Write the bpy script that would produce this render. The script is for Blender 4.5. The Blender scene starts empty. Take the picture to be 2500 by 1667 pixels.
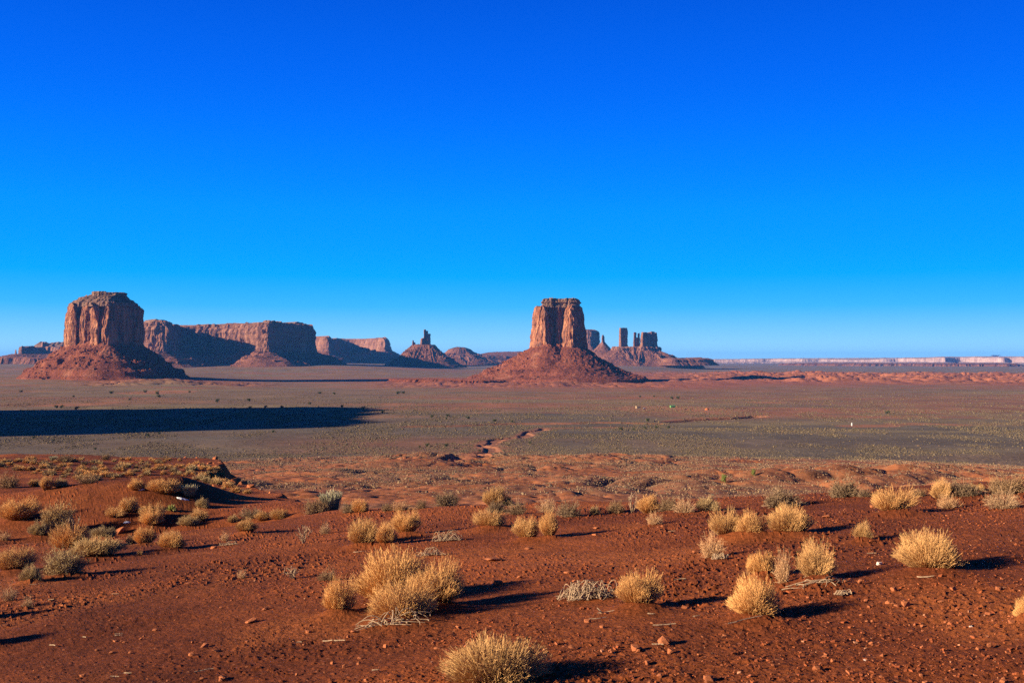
import bpy, bmesh, math, random
import numpy as np
from math import radians as RAD
from mathutils import Vector, Matrix
from mathutils.geometry import tessellate_polygon

scene = bpy.context.scene
COL = scene.collection
random.seed(7)

# ------------------------------------------------------------------ camera, world, sun, exposure
F, CX, HY = 2450.0, 1250.0, 876.0          # focal length and horizon of the photograph, in its pixels
PITCH = math.atan((HY - 833.5) / F)
cam = bpy.data.objects.new('camera', bpy.data.cameras.new('camera'))
COL.objects.link(cam)
scene.camera = cam
cam.data.sensor_width = 36.0
cam.data.lens = 36.0 * F / 2500.0
cam.data.clip_start = 0.1
cam.data.clip_end = 120000.0
cam.rotation_euler = (math.pi / 2 + PITCH, 0, 0)

EXPO = 1.5
scene.view_settings.view_transform = 'Standard'
scene.view_settings.look = 'None'
scene.view_settings.gamma = 1.0
scene.view_settings.exposure = EXPO
SUN_EL, SUN_AZ = RAD(15.5), RAD(20.0)      # azimuth: degrees behind the camera's left
SUN = Vector((-math.cos(SUN_AZ) * math.cos(SUN_EL), -math.sin(SUN_AZ) * math.cos(SUN_EL), math.sin(SUN_EL)))
sl = bpy.data.lights.new('sun', 'SUN')
sl.energy = 5.0
sl.angle = RAD(0.5)
sl.color = (1.0, 0.82, 0.60)
so = bpy.data.objects.new('sun', sl)
COL.objects.link(so)
so.rotation_euler = (-SUN).to_track_quat('-Z', 'Y').to_euler()

world = bpy.data.worlds.new('World')
scene.world = world
world.use_nodes = True
wn = world.node_tree
bg = wn.nodes['Background']
STR = 0.1
bg.inputs[1].default_value = STR
sky = wn.nodes.new('ShaderNodeTexSky')
sky.sky_type = 'NISHITA'
sky.sun_disc = False
sky.sun_elevation = SUN_EL
sky.sun_rotation = math.atan2(SUN.x, SUN.y)
sky.altitude = 1700
sky.dust_density = 0.3
sky.ozone_density = 2.0
sep = wn.nodes.new('ShaderNodeSeparateColor')
wn.links.new(sky.outputs[0], sep.inputs[0])
mul = wn.nodes.new('ShaderNodeMath'); mul.operation = 'DIVIDE'
wn.links.new(sep.outputs[1], mul.inputs[0]); wn.links.new(sep.outputs[2], mul.inputs[1])
mul2 = wn.nodes.new('ShaderNodeMath'); mul2.operation = 'MULTIPLY'; mul2.inputs[1].default_value = 0.5
wn.links.new(mul.outputs[0], mul2.inputs[0])
ramp = wn.nodes.new('ShaderNodeValToRGB')
# the clear, dry, polarised desert sky: green / blue ratio of the daylight model (0.58 high up, 1.4 at the horizon) -> its colour
stops = [(0.285, (0.0, 0.098, 0.76)), (0.302, (0.0, 0.145, 0.94)), (0.322, (0.0, 0.212, 1.06)), (0.355, (0.0, 0.305, 1.08)),
         (0.435, (0.0, 0.415, 1.08)), (0.515, (0.05, 0.51, 1.05)), (0.67, (0.31, 0.73, 1.10)), (0.76, (0.42, 0.80, 1.10))]
el = ramp.color_ramp.elements
while len(el) < len(stops):
    el.new(0.5)
for e, (p, c) in zip(el, stops):
    e.position = p
    e.color = (*c, 1)
wn.links.new(mul2.outputs[0], ramp.inputs[0])
sc_ = wn.nodes.new('ShaderNodeVectorMath'); sc_.operation = 'SCALE'
sc_.inputs['Scale'].default_value = 1.0 / STR / 2 ** EXPO
tcw = wn.nodes.new('ShaderNodeTexCoord'); sxyz = wn.nodes.new('ShaderNodeSeparateXYZ')
wn.links.new(tcw.outputs['Generated'], sxyz.inputs[0])
zen = wn.nodes.new('ShaderNodeMapRange')          # deep blue towards the zenith, darkened further to weaken the fill in shadows
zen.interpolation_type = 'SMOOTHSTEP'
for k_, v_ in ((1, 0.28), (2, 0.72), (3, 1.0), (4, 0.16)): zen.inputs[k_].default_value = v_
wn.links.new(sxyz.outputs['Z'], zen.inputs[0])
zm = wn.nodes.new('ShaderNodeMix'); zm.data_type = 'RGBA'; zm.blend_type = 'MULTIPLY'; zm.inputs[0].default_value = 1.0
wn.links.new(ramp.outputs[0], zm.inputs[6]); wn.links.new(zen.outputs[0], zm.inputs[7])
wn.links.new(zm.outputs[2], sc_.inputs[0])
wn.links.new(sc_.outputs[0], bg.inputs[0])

scene.cycles.max_bounces = 5
scene.cycles.diffuse_bounces = 2
scene.cycles.volume_bounces = 0
scene.cycles.use_denoising = False
scene.cycles.use_adaptive_sampling = False
scene.cycles.volume_step_rate = 1.0
scene.cycles.sample_clamp_indirect = 4.0

# ------------------------------------------------------------------ numpy noise
def _h(ix, iy, iz, seed):
    h = (ix.astype(np.int64) * 374761393 + iy.astype(np.int64) * 668265263 + iz.astype(np.int64) * 2147483647 + seed * 1274126177) & 0xFFFFFFFF
    h = ((h ^ (h >> 13)) * 1274126177) & 0xFFFFFFFF
    h = ((h ^ (h >> 16)) * 2246822519) & 0xFFFFFFFF
    return ((h ^ (h >> 15)) & 0xFFFFFF) / float(0x7FFFFF) - 1.0

def n2(x, y, seed=0):
    x = np.asarray(x, float); y = np.asarray(y, float)
    ix = np.floor(x); iy = np.floor(y); fx = x - ix; fy = y - iy
    fx = fx * fx * fx * (fx * (fx * 6 - 15) + 10); fy = fy * fy * fy * (fy * (fy * 6 - 15) + 10)
    z = np.zeros_like(ix)
    a = _h(ix, iy, z, seed); b = _h(ix + 1, iy, z, seed); c = _h(ix, iy + 1, z, seed); d = _h(ix + 1, iy + 1, z, seed)
    return (a + (b - a) * fx) * (1 - fy) + (c + (d - c) * fx) * fy

def n3(x, y, z, seed=0):
    x, y, z = np.broadcast_arrays(np.asarray(x, float), np.asarray(y, float), np.asarray(z, float))
    iz = np.floor(z); fz = z - iz; fz = fz * fz * (3 - 2 * fz)
    ix = np.floor(x); iy = np.floor(y); fx = x - ix; fy = y - iy
    fx = fx * fx * (3 - 2 * fx); fy = fy * fy * (3 - 2 * fy)
    def pl(k):
        a = _h(ix, iy, k, seed); b = _h(ix + 1, iy, k, seed); c = _h(ix, iy + 1, k, seed); d = _h(ix + 1, iy + 1, k, seed)
        return (a + (b - a) * fx) * (1 - fy) + (c + (d - c) * fx) * fy
    return pl(iz) * (1 - fz) + pl(iz + 1) * fz

def fbm2(x, y, o=4, seed=0, g=0.5):
    s = 0; a = 1; t = 0
    for k in range(o):
        c, sn = math.cos(k * 1.3), math.sin(k * 1.3)
        s = s + a * n2((x * c - y * sn) * 2 ** k, (x * sn + y * c) * 2 ** k, seed + k); t += a; a *= g
    return s / t

def sst(a, b, x):
    t = np.clip((x - a) / (b - a), 0, 1)
    return t * t * (3 - 2 * t)

# ------------------------------------------------------------------ mesh / tagging helpers
def mesh_np(name, V, faces, mat=None, attrs=None, smooth=False):
    """faces: list of int arrays (n,3) or (n,4). attrs: {name: (n,3)} point colours."""
    me = bpy.data.meshes.new(name)
    V = np.asarray(V, np.float32).reshape(-1, 3)
    faces = [np.asarray(f, np.int32) for f in faces if len(f)]
    li = np.concatenate([f.ravel() for f in faces])
    cnt = np.concatenate([np.full(len(f), f.shape[1], np.int32) for f in faces])
    me.vertices.add(len(V)); me.vertices.foreach_set('co', V.ravel())
    me.loops.add(len(li)); me.loops.foreach_set('vertex_index', li)
    me.polygons.add(len(cnt))
    st = np.zeros(len(cnt), np.int32); st[1:] = np.cumsum(cnt)[:-1]
    me.polygons.foreach_set('loop_start', st)
    me.polygons.foreach_set('loop_total', cnt)
    me.polygons.foreach_set('use_smooth', np.full(len(cnt), smooth))
    for k, a in (attrs or {}).items():
        at = me.attributes.new(k, 'FLOAT_COLOR', 'POINT')
        rgba = np.ones((len(V), 4), np.float32); rgba[:, :3] = a
        at.data.foreach_set('color', rgba.ravel())
    me.update(calc_edges=True)
    me.validate()
    if mat: me.materials.append(mat)
    return me

def link(name, data, parent=None, loc=None):
    o = bpy.data.objects.new(name, data)
    COL.objects.link(o)
    if parent: o.parent = parent
    if loc is not None: o.location = loc
    return o

def tag(o, label=None, cat=None, group=None, kind=None):
    if label: o['label'] = label
    if cat: o['category'] = cat
    if group: o['group'] = group
    if kind: o['kind'] = kind
    return o

def empty(name, loc, label, cat, group=None):
    o = link(name, None, None, loc)
    o.empty_display_size = 0.2
    return tag(o, label, cat, group)

def dup(root, loc, rot, scl):
    r = root.copy(); COL.objects.link(r)
    r.location = loc; r.rotation_euler = rot; r.scale = scl
    for ch in list(root.children):
        c = ch.copy(); COL.objects.link(c); c.parent = r
    return r

# ------------------------------------------------------------------ materials
def new_mat(name):
    m = bpy.data.materials.new(name); m.use_nodes = True
    nt = m.node_tree
    b = nt.nodes['Principled BSDF']
    b.inputs['Roughness'].default_value = 0.95
    b.inputs['Specular IOR Level'].default_value = 0.08
    return m, nt, b

def N(nt, t, **kw):
    n = nt.nodes.new(t)
    for k, v in kw.items(): setattr(n, k, v)
    return n

def ramp_node(nt, pts, interp='LINEAR'):
    r = N(nt, 'ShaderNodeValToRGB'); e = r.color_ramp.elements
    r.color_ramp.interpolation = interp
    while len(e) < len(pts): e.new(0.5)
    for q, (p, c) in zip(e, pts):
        q.position = p; q.color = (*c, 1) if len(c) == 3 else c
    return r

def mix(nt, typ, fac, a, b):
    m = N(nt, 'ShaderNodeMix', data_type='RGBA', blend_type=typ)
    for sock, v in ((m.inputs[0], fac), (m.inputs[6], a), (m.inputs[7], b)):
        if hasattr(v, 'is_linked'): nt.links.new(v, sock)
        elif isinstance(v, (int, float)): sock.default_value = v
        else: sock.default_value = (*v, 1)
    return m.outputs[2]

def noise(nt, vec, scale, detail=4, rough=0.55):
    n = N(nt, 'ShaderNodeTexNoise')
    n.inputs['Scale'].default_value = scale; n.inputs['Detail'].default_value = detail; n.inputs['Roughness'].default_value = rough
    if vec is not None: nt.links.new(vec, n.inputs['Vector'])
    return n.outputs['Fac']

def vscale(nt, vec, s):
    m = N(nt, 'ShaderNodeVectorMath', operation='MULTIPLY')
    nt.links.new(vec, m.inputs[0]); m.inputs[1].default_value = s
    return m.outputs[0]

def ground_mat():
    m, nt, b = new_mat('desert_soil')
    at = N(nt, 'ShaderNodeAttribute', attribute_name='soil')
    geo = N(nt, 'ShaderNodeNewGeometry'); P = geo.outputs['Position']
    c = at.outputs['Color']
    # grain: fine close by, larger clumps on the plain (all fixed to the ground itself)
    for sc, d, lo, hi in ((28.0, 4, 0.62, 1.36), (2.2, 4, 0.84, 1.16), (0.16, 5, 0.70, 1.30), (0.012, 7, 0.70, 1.32)):
        f = noise(nt, P, sc, d, 0.65)
        r = ramp_node(nt, [(0.3, (lo,) * 3), (0.7, (hi,) * 3)])
        nt.links.new(f, r.inputs[0])
        c = mix(nt, 'MULTIPLY', 1.0, c, r.outputs[0])
    # pale grit
    v = N(nt, 'ShaderNodeTexVoronoi'); v.inputs['Scale'].default_value = 26.0
    nt.links.new(P, v.inputs['Vector'])
    sepc = N(nt, 'ShaderNodeSeparateColor'); nt.links.new(v.outputs['Color'], sepc.inputs[0])
    gt = N(nt, 'ShaderNodeMath', operation='GREATER_THAN'); gt.inputs[1].default_value = 0.93
    nt.links.new(sepc.outputs[0], gt.inputs[0])
    lt = N(nt, 'ShaderNodeMath', operation='LESS_THAN'); lt.inputs[1].default_value = 0.32
    nt.links.new(v.outputs['Distance'], lt.inputs[0])
    mm = N(nt, 'ShaderNodeMath', operation='MULTIPLY')
    nt.links.new(gt.outputs[0], mm.inputs[0]); nt.links.new(lt.outputs[0], mm.inputs[1])
    fm = N(nt, 'ShaderNodeMath', operation='MULTIPLY'); fm.inputs[1].default_value = 0.35
    nt.links.new(mm.outputs[0], fm.inputs[0])
    c = mix(nt, 'MIX', fm.outputs[0], c, (0.36, 0.16, 0.085))
    nt.links.new(c, b.inputs['Base Color'])
    f1 = noise(nt, P, 60.0, 5, 0.75)
    bp = N(nt, 'ShaderNodeBump'); bp.inputs['Strength'].default_value = 0.85; bp.inputs['Distance'].default_value = 0.022
    nt.links.new(f1, bp.inputs['Height'])
    f2 = noise(nt, P, 0.35, 6, 0.7)
    b2 = N(nt, 'ShaderNodeBump'); b2.inputs['Strength'].default_value = 0.5; b2.inputs['Distance'].default_value = 0.5
    nt.links.new(f2, b2.inputs['Height']); nt.links.new(bp.outputs[0], b2.inputs['Normal'])
    nt.links.new(b2.outputs[0], b.inputs['Normal'])
    return m

def cliff_mat(name, base, dark, pale, scale=1.0, streak=0.55):
    """Sandstone wall: vertical varnish streaks, pale scars, thin beds."""
    m, nt, b = new_mat(name)
    P = N(nt, 'ShaderNodeNewGeometry').outputs['Position']
    sv = vscale(nt, P, (0.055 / scale, 0.055 / scale, 0.0065 / scale))
    f = noise(nt, sv, 1.0, 5, 0.6)
    r = ramp_node(nt, [(0.36, dark), (0.5, base), (0.66, pale)]); nt.links.new(f, r.inputs[0])
    g = noise(nt, vscale(nt, P, (0.2 / scale, 0.2 / scale, 0.03 / scale)), 1.0, 4, 0.6)
    r2 = ramp_node(nt, [(0.35, (0.62,) * 3), (0.65, (1.25,) * 3)]); nt.links.new(g, r2.inputs[0])
    c = mix(nt, 'MULTIPLY', streak, r.outputs[0], r2.outputs[0])
    h = noise(nt, vscale(nt, P, (0.004 / scale, 0.004 / scale, 0.16 / scale)), 1.0, 4, 0.6)
    r3 = ramp_node(nt, [(0.38, (0.74,) * 3), (0.62, (1.18,) * 3)]); nt.links.new(h, r3.inputs[0])
    c = mix(nt, 'MULTIPLY', 0.55, c, r3.outputs[0])
    nt.links.new(c, b.inputs['Base Color'])
    bp = N(nt, 'ShaderNodeBump'); bp.inputs['Strength'].default_value = 0.8; bp.inputs['Distance'].default_value = 5.0 * scale
    nt.links.new(g, bp.inputs['Height']); nt.links.new(bp.outputs[0], b.inputs['Normal'])
    return m

def talus_mat(name, base, dark, pale, scale=1.0):
    m, nt, b = new_mat(name)
    P = N(nt, 'ShaderNodeNewGeometry').outputs['Position']
    f = noise(nt, P, 0.018 / scale, 6, 0.65)
    r = ramp_node(nt, [(0.34, dark), (0.52, base), (0.7, pale)]); nt.links.new(f, r.inputs[0])
    g = noise(nt, P, 0.16 / scale, 5, 0.7)
    r2 = ramp_node(nt, [(0.34, (0.6,) * 3), (0.66, (1.35,) * 3)]); nt.links.new(g, r2.inputs[0])
    c = mix(nt, 'MULTIPLY', 0.8, r.outputs[0], r2.outputs[0])
    nt.links.new(c, b.inputs['Base Color'])
    bp = N(nt, 'ShaderNodeBump'); bp.inputs['Strength'].default_value = 0.9; bp.inputs['Distance'].default_value = 6.0 * scale
    nt.links.new(g, bp.inputs['Height']); nt.links.new(bp.outputs[0], b.inputs['Normal'])
    return m

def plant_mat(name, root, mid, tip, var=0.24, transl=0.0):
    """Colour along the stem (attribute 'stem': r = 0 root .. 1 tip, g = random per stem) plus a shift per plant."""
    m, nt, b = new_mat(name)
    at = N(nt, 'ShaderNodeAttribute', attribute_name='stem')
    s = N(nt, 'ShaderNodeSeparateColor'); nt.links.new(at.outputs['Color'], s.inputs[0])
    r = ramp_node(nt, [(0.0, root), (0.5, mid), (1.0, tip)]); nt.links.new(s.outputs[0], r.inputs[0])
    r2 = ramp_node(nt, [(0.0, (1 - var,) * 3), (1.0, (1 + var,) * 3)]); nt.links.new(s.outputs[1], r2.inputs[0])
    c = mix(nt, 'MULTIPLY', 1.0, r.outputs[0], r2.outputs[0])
    oi = N(nt, 'ShaderNodeObjectInfo')
    r3 = ramp_node(nt, [(0.0, (0.82, 0.84, 0.86)), (0.5, (1, 1, 1)), (1.0, (1.10, 1.02, 0.92))]); nt.links.new(oi.outputs['Random'], r3.inputs[0])
    c = mix(nt, 'MULTIPLY', 1.0, c, r3.outputs[0])
    nt.links.new(c, b.inputs['Base Color'])
    return m

def plain_mat(name, col, var=0.25, scale=20.0):
    m, nt, b = new_mat(name)
    tc = N(nt, 'ShaderNodeTexCoord')
    f = noise(nt, tc.outputs['Object'], scale, 5, 0.65)
    r = ramp_node(nt, [(0.3, tuple(c * (1 - var) for c in col)), (0.7, tuple(c * (1 + var) for c in col))]); nt.links.new(f, r.inputs[0])
    nt.links.new(r.outputs[0], b.inputs['Base Color'])
    bp = N(nt, 'ShaderNodeBump'); bp.inputs['Strength'].default_value = 0.5; bp.inputs['Distance'].default_value = 0.02
    nt.links.new(f, bp.inputs['Height']); nt.links.new(bp.outputs[0], b.inputs['Normal'])
    return m

def attr_mat(name, attr):
    m, nt, b = new_mat(name)
    at = N(nt, 'ShaderNodeAttribute', attribute_name=attr)
    nt.links.new(at.outputs['Color'], b.inputs['Base Color'])
    return m

M_GROUND = ground_mat()
M_CLIFF = cliff_mat('red_sandstone_wall', (0.255, 0.095, 0.047), (0.095, 0.050, 0.040), (0.42, 0.205, 0.105), 0.62, 0.75)
M_CAP = cliff_mat('ledgy_caprock', (0.173, 0.094, 0.061), (0.094, 0.054, 0.040), (0.259, 0.151, 0.101), 0.6, 0.9)
M_TALUS = talus_mat('red_talus', (0.169, 0.050, 0.025), (0.101, 0.032, 0.019), (0.223, 0.090, 0.050))
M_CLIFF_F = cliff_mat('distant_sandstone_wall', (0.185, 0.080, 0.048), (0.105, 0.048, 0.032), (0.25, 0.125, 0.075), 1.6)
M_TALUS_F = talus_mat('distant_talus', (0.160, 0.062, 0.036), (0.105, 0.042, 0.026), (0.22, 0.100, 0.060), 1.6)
M_PALE = cliff_mat('pale_escarpment_rock', (0.31, 0.205, 0.175), (0.23, 0.145, 0.125), (0.38, 0.265, 0.225), 3.0, 0.4)
M_BLUEMTN = talus_mat('haze_tinted_mountain', (0.10, 0.12, 0.14), (0.07, 0.09, 0.11), (0.14, 0.16, 0.18), 6.0)  # forest grey with the blue of distance haze put into the colour
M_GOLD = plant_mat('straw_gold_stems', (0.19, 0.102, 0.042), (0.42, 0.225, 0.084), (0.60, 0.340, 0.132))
M_OLIVE = plant_mat('olive_grey_stems', (0.14, 0.090, 0.048), (0.29, 0.190, 0.088), (0.44, 0.31, 0.15))
M_BROWN = plant_mat('brown_twigs', (0.17, 0.105, 0.065), (0.20, 0.125, 0.072), (0.25, 0.17, 0.095))
M_PALE_TW = plant_mat('bleached_twigs', (0.288, 0.202, 0.137), (0.360, 0.259, 0.173), (0.403, 0.302, 0.209))
M_PINK_TW = plant_mat('tan_twigs', (0.30, 0.18, 0.10), (0.40, 0.24, 0.125), (0.50, 0.32, 0.17))
M_TEA = plant_mat('pale_green_stems', (0.144, 0.115, 0.065), (0.302, 0.274, 0.158), (0.403, 0.360, 0.223))
M_YUCCA = plant_mat('yucca_leaves', (0.187, 0.173, 0.058), (0.230, 0.274, 0.072), (0.360, 0.360, 0.130))
M_JUNIPER = plant_mat('juniper_green', (0.036, 0.043, 0.022), (0.050, 0.061, 0.025), (0.072, 0.079, 0.036))
M_GREENTREE = plant_mat('fresh_green_leaves', (0.072, 0.086, 0.022), (0.122, 0.151, 0.036), (0.173, 0.194, 0.050))
M_STONE = plain_mat('red_stone', (0.33, 0.11, 0.045), 0.22, 9.0)
M_STICK = plain_mat('bleached_wood', (0.30, 0.205, 0.125), 0.35, 30.0)
M_WHITESTONE = plain_mat('pale_stone', (0.62, 0.47, 0.38), 0.15, 15.0)
M_SNOW = plain_mat('old_snow', (0.50, 0.50, 0.52), 0.06, 20.0)

# ------------------------------------------------------------------ the lie of the land
BENCH = np.array([(-300, -300), (-300, 97), (-60, 95), (-34, 92), (-27, 87), (-22.5, 80), (-20.5, 70), (-18.0, 60), (-13.5, 50), (-10.4, 42.5), (-7.6, 33.5),
                  (-5.4, 27.5), (-2.5, 24), (0, 22.2), (3.5, 20.4), (8.1, 17.6), (12, 16.8), (20, 15.5), (60, 20), (300, 20), (300, -300)], float)

def sdf_poly(x, y, P):
    x = np.asarray(x, float); y = np.asarray(y, float)
    d = np.full(x.shape, 1e18); inside = np.zeros(x.shape, bool)
    for i in range(len(P)):
        ax, ay = P[i]; bx, by = P[(i + 1) % len(P)]
        ex, ey = bx - ax, by - ay
        t = np.clip(((x - ax) * ex + (y - ay) * ey) / (ex * ex + ey * ey), 0, 1)
        d = np.minimum(d, (x - ax - ex * t) ** 2 + (y - ay - ey * t) ** 2)
        c = (ay > y) != (by > y)
        with np.errstate(divide='ignore', invalid='ignore'):
            xi = (bx - ax) * (y - ay) / (by - ay if by != ay else 1e-9) + ax
        inside ^= c & (x < xi)
    d = np.sqrt(d)
    return np.where(inside, -d, d)

def seg_dist(x, y, pts):
    d = np.full(np.shape(x), 1e18)
    for (ax, ay), (bx, by) in zip(pts[:-1], pts[1:]):
        ex, ey = bx - ax, by - ay
        t = np.clip(((x - ax) * ex + (y - ay) * ey) / (ex * ex + ey * ey), 0, 1)
        d = np.minimum(d, (x - ax - ex * t) ** 2 + (y - ay - ey * t) ** 2)
    return np.sqrt(d)

LOW_R = [0, 60, 130, 250, 400, 600, 816, 1200, 1800, 3400, 5000, 9000, 16000, 60000]
LOW_Z = [-15, -15, -20, -31.5, -44, -60.5, -77, -80.5, -81, -84, -80, -78, -78, -120]

def px2flat(px, py, z):
    D = -z * F / (py - HY)
    return ((px - CX) / F * D, D)

WASH = [px2flat(px, py, -79) for px, py in ((1400, 1041), (1330, 1043), (1290, 1056), (1275, 1068), (1230, 1073), (1198, 1080), (1188, 1092), (1198, 1107), (1170, 1112), (1148, 1118))]
WASH += [px2flat(1166, 1134, -68), px2flat(1130, 1146, -64), px2flat(1085, 1155, -60)]
WASH2 = [px2flat(px, py, -80) for px, py in ((1000, 1043), (1100, 1040), (1250, 1034), (1350, 1031), (1600, 1032))]
GULCH = [px2flat(px, py, -80) for px, py in ((1640, 1027), (1700, 1022), (1760, 1019), (1850, 1015))]
EDGE_U = np.array([-520, 0, 520, 700, 900, 1120, 1180, 1300, 1420, 1550, 1700, 1900, 2100, 2500, 3200])
EDGE_Y = np.array([1150, 1150, 1158, 1147, 1128, 1116, 1113, 1118, 1132, 1147, 1151, 1138, 1124, 1113, 1110])

def low_land(x, y, fine=True):
    r = np.hypot(x, y)
    u = x / np.maximum(np.abs(y), 1.0)
    z = np.interp(r, LOW_R, LOW_Z)
    # the floor climbs gently to the left, at the feet of the far mesas
    left = sst(0.03, -0.2, u) * (y > 0)
    z = z + 14 * sst(-0.22, -0.36, u) * sst(2300, 3400, y) * sst(6000, 4200, y) * (y > 0)
    z = z + 42 * left * sst(4600, 6200, y)
    z = z + 26 * sst(-0.05, 0.02, u) * sst(0.2, 0.12, u) * sst(5200, 7000, y) * (y > 0)
    # red badlands: round mounds with sharp gullies between
    w = sst(70, 150, r) * sst(860, 620, r)
    wx = x + 9 * n2(x / 40, y / 40, 51); wy = y + 9 * n2(x / 40, y / 40, 52)
    b = np.abs(n2(wx / 55, wy / 75, 11)) * 1.0 + 0.55 * np.abs(n2(wx / 24, wy / 30, 12)) + 0.25 * np.abs(n2(wx / 10, wy / 12, 13))
    z = z + w * (5.4 * b - 2.8) * (0.5 + 0.75 * n2(x / 130, y / 130, 14)) * sst(100, 300, r)
    z = z + w * 1.7 * (np.abs(n2(wx / 15, wy / 22, 16)) - 0.3) * (0.5 + n2(x / 60, y / 60, 18)) + w * 0.45 * (np.abs(n2(wx / 4.2, wy / 5.5, 17)) - 0.3)
    # gentle roll of the plain
    z = z + 1.6 * fbm2(x / 260, y / 260, 3, 21) * sst(600, 1200, r) * sst(20000, 5000, r)
    # a belt of low red mounds beyond the plain on the right and around the foot of the middle butte
    belt = sst(0.02, 0.16, u) * sst(3500, 4100, r) * sst(6400, 5200, r) * (y > 0)
    foot = sst(-0.16, -0.08, u) * sst(0.25, 0.1, u) * sst(2750, 3150, r) * sst(4300, 3700, r) * (y > 0)
    m = np.abs(n2(x / 120, y / 170, 31)) + 0.5 * np.abs(n2(x / 50, y / 60, 32)) + .3 * np.abs(n2(x / 22, y / 30, 33))
    z = z + belt * (16 * m - 5) * sst(0.1, 0.28, u) + (belt * 5 + foot * 9) * (m - 0.45)
    f2 = sst(-0.45, -0.4, u) * sst(-0.2, -0.3, u) * sst(2950, 3200, r) * sst(3700, 3300, r) * (y > 0)
    z = z + f2 * 12 * (m - 0.4)
    far = sst(5600, 8000, r) * (y > 0)
    z = z + far * sst(0.12, 0.25, u) * 5 * np.abs(n2(x / 500, y / 300, 34))
    # washes
    if fine:
        d = seg_dist(x + 7 * n2(x / 22, y / 22, 41), y + 7 * n2(x / 22, y / 22, 42), WASH)
        z = z - 1.4 * sst(7.0, 3, d)
        d2 = seg_dist(x, y + 16 * n2(x / 60, y / 200, 43), WASH2)
        z = z - 2.0 * sst(14, 5, d2)
        d3 = seg_dist(x, y + 10 * n2(x / 60, y / 200, 44), GULCH)
        z = z - 4.0 * sst(18, 5, d3)
    return z

MOUNDS = []      # little sand mounds caught under the bushes: (x, y, radius, height)

def bench_z(x, y):
    xc = np.where(x < -17, -17 + (x + 17) * 0.25, np.where(x > 30, 30, x))
    yc = np.clip(y, -60, 120)
    z = -1.33 - 0.085 * yc + 0.08 * xc
    z = z + 0.10 * fbm2(x / 5.5, y / 5.5, 3, 1) + 0.03 * fbm2(x / 1.3, y / 1.3, 2, 2)
    # hollow in front of the hummock on the left, then the hummock with a steep right flank
    z = z - 0.75 * np.exp(-((x + 9.5) / 4.5) ** 2 - ((y - 27.5) / 2.6) ** 2) * sst(-4, -7, x)
    ang = np.where(x > -12.5, (x + 12.5) / 2.4, (x + 12.5) / 11)
    z = z + 1.25 * np.exp(-np.abs(ang) ** 2.4 - ((y - 35.0) / 3.2) ** 2)
    # raised shelf behind it
    w = sst(37, 44, y) * sst(-4, -8, x)
    zt = -5.75 - 0.066 * (y - 45) + 0.35 * fbm2(x / 9, y / 9, 3, 4)
    return z * (1 - w) + zt * w

def H(x, y, micro=True):
    x = np.asarray(x, float); y = np.asarray(y, float)
    d = sdf_poly(x, y, BENCH)
    r = np.hypot(x, y)
    near = r < 400
    rough = 1.0 * n2(x / 4.5, y / 4.5, 61) + 0.25 * n2(x / 1.3, y / 1.3, 62)
    d = np.where(near, d + rough * sst(30, 60, y) + 0.35 * rough * sst(60, 30, y), d)
    zb = bench_z(x, y)
    L = low_land(x, y)
    dd = np.maximum(d, 0)
    cl = np.where(y > 38, 0.55 * dd + 1.3 * sst(0, 1.5, dd) + 0.9 * sst(3.0, 4.6, dd), 0.1 * dd + 0.55 * np.maximum(dd - 0.8, 0))
    ledge = zb - cl
    z = np.where(d < 0, zb, np.maximum(L, ledge))
    z = np.where(r > 400, L, z)
    for mx, my, mr, mh in MOUNDS:
        q = ((x - mx) ** 2 + (y - my) ** 2) / (mr * mr)
        s = q < 6
        z[s] += mh * np.exp(-q[s])
    if micro:
        s = r < 150
        xs, ys = x[s], y[s]
        k = sst(130, 20, r[s])
        mz = 0.010 * fbm2(xs * 2.2, ys * 2.2, 3, 71) + 0.004 * n2(xs * 13, ys * 13, 72) + 0.0065 * fbm2((xs * 0.8 + ys * 0.6) * 27, (ys * 0.8 - xs * 0.6) * 27, 3, 73, 0.6)
        patch = sst(-0.25, 0.45, n2(xs / 1.7, ys / 1.7, 75))
        mz = mz + 0.035 * np.maximum(n2((xs * 0.5 - ys * 0.87) * 35, (ys * 0.5 + xs * 0.87) * 35, 74) - 0.5, 0) * (0.35 + patch)
        mz = mz + 0.025 * np.maximum(n2(xs * 12, ys * 14, 76) - 0.6, 0) * patch
        calm = sst(0.15, -0.35, n2(xs / 2.6, ys / 2.6, 78) + 0.5 * n2(xs / 0.9, ys / 0.9, 79))      # smooth blown sand between the clods
        z[s] += mz * (0.25 + k) / 1.1 * (1.0 - 0.45 * calm)
        s2 = (r > 60) & (r < 900)
        z[s2] += 0.22 * fbm2(x[s2] / 2.5, y[s2] / 2.5, 2, 77) * sst(60, 140, r[s2])
    return z, d, L

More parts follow.
